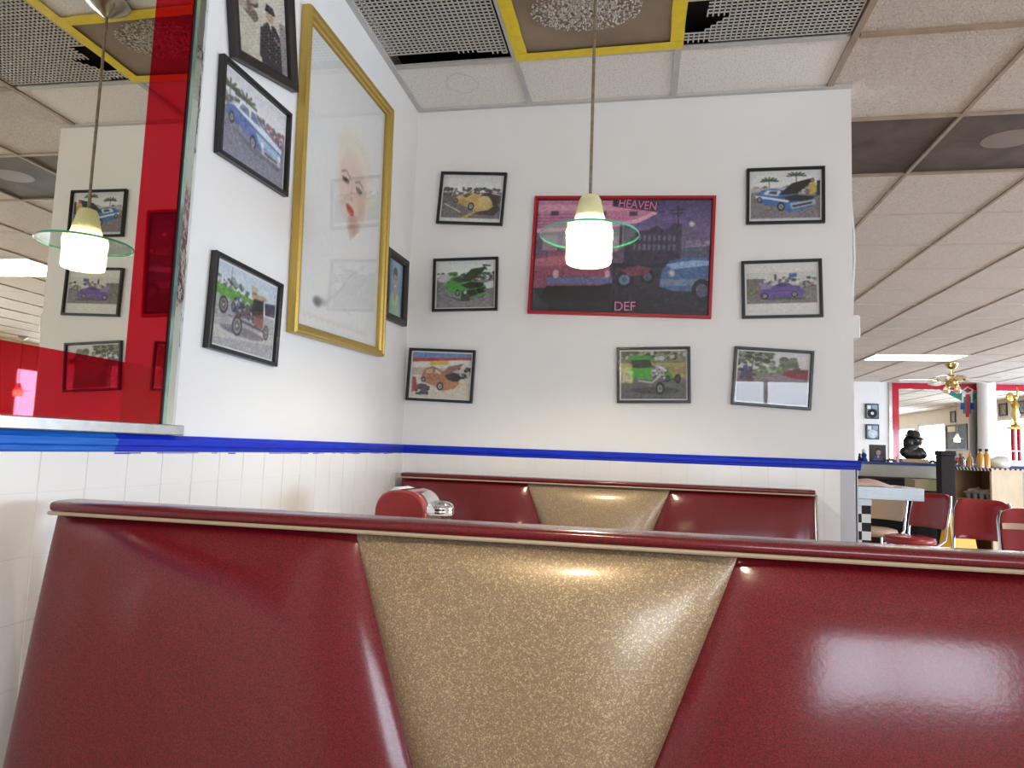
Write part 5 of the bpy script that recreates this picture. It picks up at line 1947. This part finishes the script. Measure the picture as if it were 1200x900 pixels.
# ------------------------------------------------------------------ steel edged counter with checkered base
YC = 5.8
c0, c1 = F(1083, 573, YC), F(1083, 588, YC)
kt = thing('service_counter', 'service counter with broad steel edge and black and white checkered base', 'counter', (2.6, YC + 0.3, 0))
link('steel_edge', MB().bb((1.95, YC, c1[2]), (c0[0], YC + 0.015, c0[2])).bb((c0[0] - 0.015, YC + 0.015, c1[2]), (c0[0], YC + 0.6, c0[2])), STEEL, kt, bevel=0.003)
link('counter_top', MB().bb((1.95, YC + 0.015, c0[2] - 0.02), (c0[0] - 0.015, YC + 0.6, c0[2])), TABLET, kt)
bx0, bx1 = F(990, 600, YC + 0.04)[0], F(1020.5, 600, YC + 0.04)[0]
link('base_panel', MB().bb((bx0 - 0.3, YC + 0.042, 0.0), (bx1, YC + 0.5, c1[2])), WHI, kt)
sq = 0.066
ck = MB().bb((-sq / 2, -0.001, -sq / 2), (sq / 2, 0.001, sq / 2)).mesh('checker_tile')
ck.materials.append(BLACK)
ckw = ck.copy()
ckw.materials.clear()
ckw.materials.append(WHITEP)
for r in range(11):
    for c in range(4):
        p_ = piece('checker_tile', ck if (r + c) % 2 == 0 else ckw, kt)
        p_.location = (kt.matrix_basis.inverted() @ Vector((bx1 - sq * (c + 0.5), YC + 0.0405, c1[2] - 0.05 - sq * (r + 0.5))))
link('steel_strip', MB().bb((bx0 - 0.3, YC + 0.030, c1[2] - 0.05), (bx1 + 0.004, YC + 0.041, c1[2])), STEEL, kt)
# cloth and leaflet on the counter
q0, q1 = F(1001, 563, YC + 0.15), F(1046, 570, YC + 0.15)
cw = q1[0] - q0[0] + 0.1
cloth = MB().sheet(lambda u, v: (q0[0] - 0.1 + cw * u, YC + 0.08 + 0.30 * v, c0[2] + 0.003 + 0.055 * math.sin(math.pi * min(1, u * 1.0)) ** 0.7 * math.sin(math.pi * v) ** 0.5 * (0.8 + 0.2 * math.sin(9 * u + 4 * v))), 22, 12)
tag(link('folded_cloth', cloth, PINKC, smooth=True), 'pale pink cloth heaped on the steel edged counter', 'cloth')
l0 = F(1050, 571, YC + 0.1)
lf = thing('leaflet', 'white and red leaflet lying on the steel edged counter', 'paper', (l0[0], YC + 0.12, c0[2]))
link('sheet', MB().bb((-0.10, -0.08, 0.0005), (0.12, 0.10, 0.004)), PAPER, lf, world=False)
link('red_panel', MB().bb((-0.02, -0.081, 0.004), (0.06, 0.10, 0.005)), REDGL, lf, world=False)

# ------------------------------------------------------------------ diner chairs
REDC = mat_vinyl('red_chair_vinyl', (0.30, 0.020, 0.022, 1), (0.22, 0.012, 0.014, 1))


def chair(label, loc, rz, vinyl):
    t = thing('diner_chair', label, 'chair', loc, rz, group='chrome diner chairs')
    W = 0.36

    def pad(u, v, off):
        x = (u - 0.5) * W
        z = 0.555 + 0.305 * v
        y = 0.20 + 0.09 * v - 0.055 * (1 - (2 * u - 1) ** 2) * -1 + off
        x *= 1 - 0.10 * v ** 6 - 0.06 * (1 - v) ** 6
        z -= 0.028 * abs(2 * u - 1) ** 5 * (v ** 2)
        return x, y, z
    mb = MB()
    nu, nv = 16, 12
    th = 0.05

    def edge(u, v):
        e = min(1.0, (1 - abs(2 * u - 1)) * 7) * 0.5 + 0.5
        f = min(1.0, (1 - abs(2 * v - 1)) * 6) * 0.5 + 0.5
        return (e * f) ** 0.7
    fr = [[pad(i / nu, j / nv, -th / 2 * edge(i / nu, j / nv)) for i in range(nu + 1)] for j in range(nv + 1)]
    bk = [[pad(i / nu, j / nv, th / 2 * edge(i / nu, j / nv)) for i in range(nu + 1)] for j in range(nv + 1)]
    vs = [p for r in fr for p in r] + [p for r in bk for p in r]
    N = (nu + 1) * (nv + 1)
    w_ = nu + 1
    fs = []
    for j in range(nv):
        for i in range(nu):
            q = (j * w_ + i, j * w_ + i + 1, (j + 1) * w_ + i + 1, (j + 1) * w_ + i)
            fs.append(q)
            fs.append(tuple(k + N for k in reversed(q)))
    ring = [i for i in range(nu + 1)] + [j * w_ + nu for j in range(1, nv + 1)] + [nv * w_ + i for i in range(nu - 1, -1, -1)] + [j * w_ for j in range(nv - 1, 0, -1)]
    for a_, b_ in zip(ring, ring[1:] + ring[:1]):
        fs.append((a_, a_ + N, b_ + N, b_))
    link('backrest', MB().add(vs, fs), vinyl, t, smooth=55, world=False)
    seat = MB()
    prof = [(0, 0.41), (0.17, 0.41), (0.205, 0.425), (0.21, 0.45), (0.20, 0.475), (0.15, 0.487), (0, 0.49)]
    seat.lathe(prof, (0, 0, 0), 32, sy=0.98)
    link('seat', seat, vinyl, t, smooth=60, world=False)
    for s in (-1, 1):
        link('back_post', MB().tube([(s * 0.17, 0.12, 0.41), (s * 0.185, 0.20, 0.46), (s * 0.188, 0.225, 0.60), (s * 0.186, 0.27, 0.78), (s * 0.165, 0.30, 0.840)], 0.012, 10), CHROME, t, smooth=True, world=False)
        link('leg', MB().tube([(s * 0.14, -0.12, 0.41), (s * 0.19, -0.19, 0.0)], 0.011, 10), CHROME, t, smooth=True, world=False)
        link('leg', MB().tube([(s * 0.14, 0.12, 0.41), (s * 0.19, 0.24, 0.0)], 0.011, 10), CHROME, t, smooth=True, world=False)
    return t


def chair_at(label, px, py, Y, rz, vinyl):
    c = F(px, py, Y)
    off = Vector((0, 0.25, 0))
    off.rotate(Matrix.Rotation(rz, 3, 'Z'))
    return chair(label, (c[0] - off.x, Y - off.y, 0), rz, vinyl)


chair_at('red vinyl diner chair between the steel counter and the dark post', 1090, 606, 6.9, -1.05, REDC)
chair_at('red vinyl diner chair in front of the plywood shelf unit panel', 1151, 612, 6.0, -0.5, REDC)
chair_at('red vinyl diner chair with painted shine across its backrest', 1213, 620, 4.9, -0.2, REDC)
chair_at('cream vinyl diner chair behind the steel edged counter', 1040, 604, 7.6, -0.8, CREAMV)
s0 = bpy.data.objects['diner_chair.002']
link('painted_shine', MB().sheet(lambda u, v: (-0.175 + 0.35 * u, 0.20 + 0.09 * (0.58 + 0.12 * v) + 0.055 * (1 - (2 * u - 1) ** 2) - 0.0265, 0.555 + 0.305 * (0.58 + 0.12 * v)), 14, 2), CREAMV, s0, world=False)  # cream strip stands in for the shine on the vinyl backrest

# yellow floor sign
y0_ = F(1121.5, 601, 7.5)
ys_ = thing('floor_sign', 'narrow yellow folding floor sign beside the red chair', 'sign', (y0_[0], 7.5, 0), 0.2)
for s in (-1, 1):
    link('leaf', MB().add([(-0.14, s * 0.16, 0), (0.14, s * 0.16, 0), (0.10, s * 0.012, y0_[2]), (-0.10, s * 0.012, y0_[2]), (-0.14, s * 0.18, 0), (0.14, s * 0.18, 0), (0.10, s * 0.03, y0_[2]), (-0.10, s * 0.03, y0_[2])],
                          [(0, 1, 2, 3), (7, 6, 5, 4), (0, 4, 5, 1), (1, 5, 6, 2), (2, 6, 7, 3), (3, 7, 4, 0)]), YELLOWP, ys_, world=False)
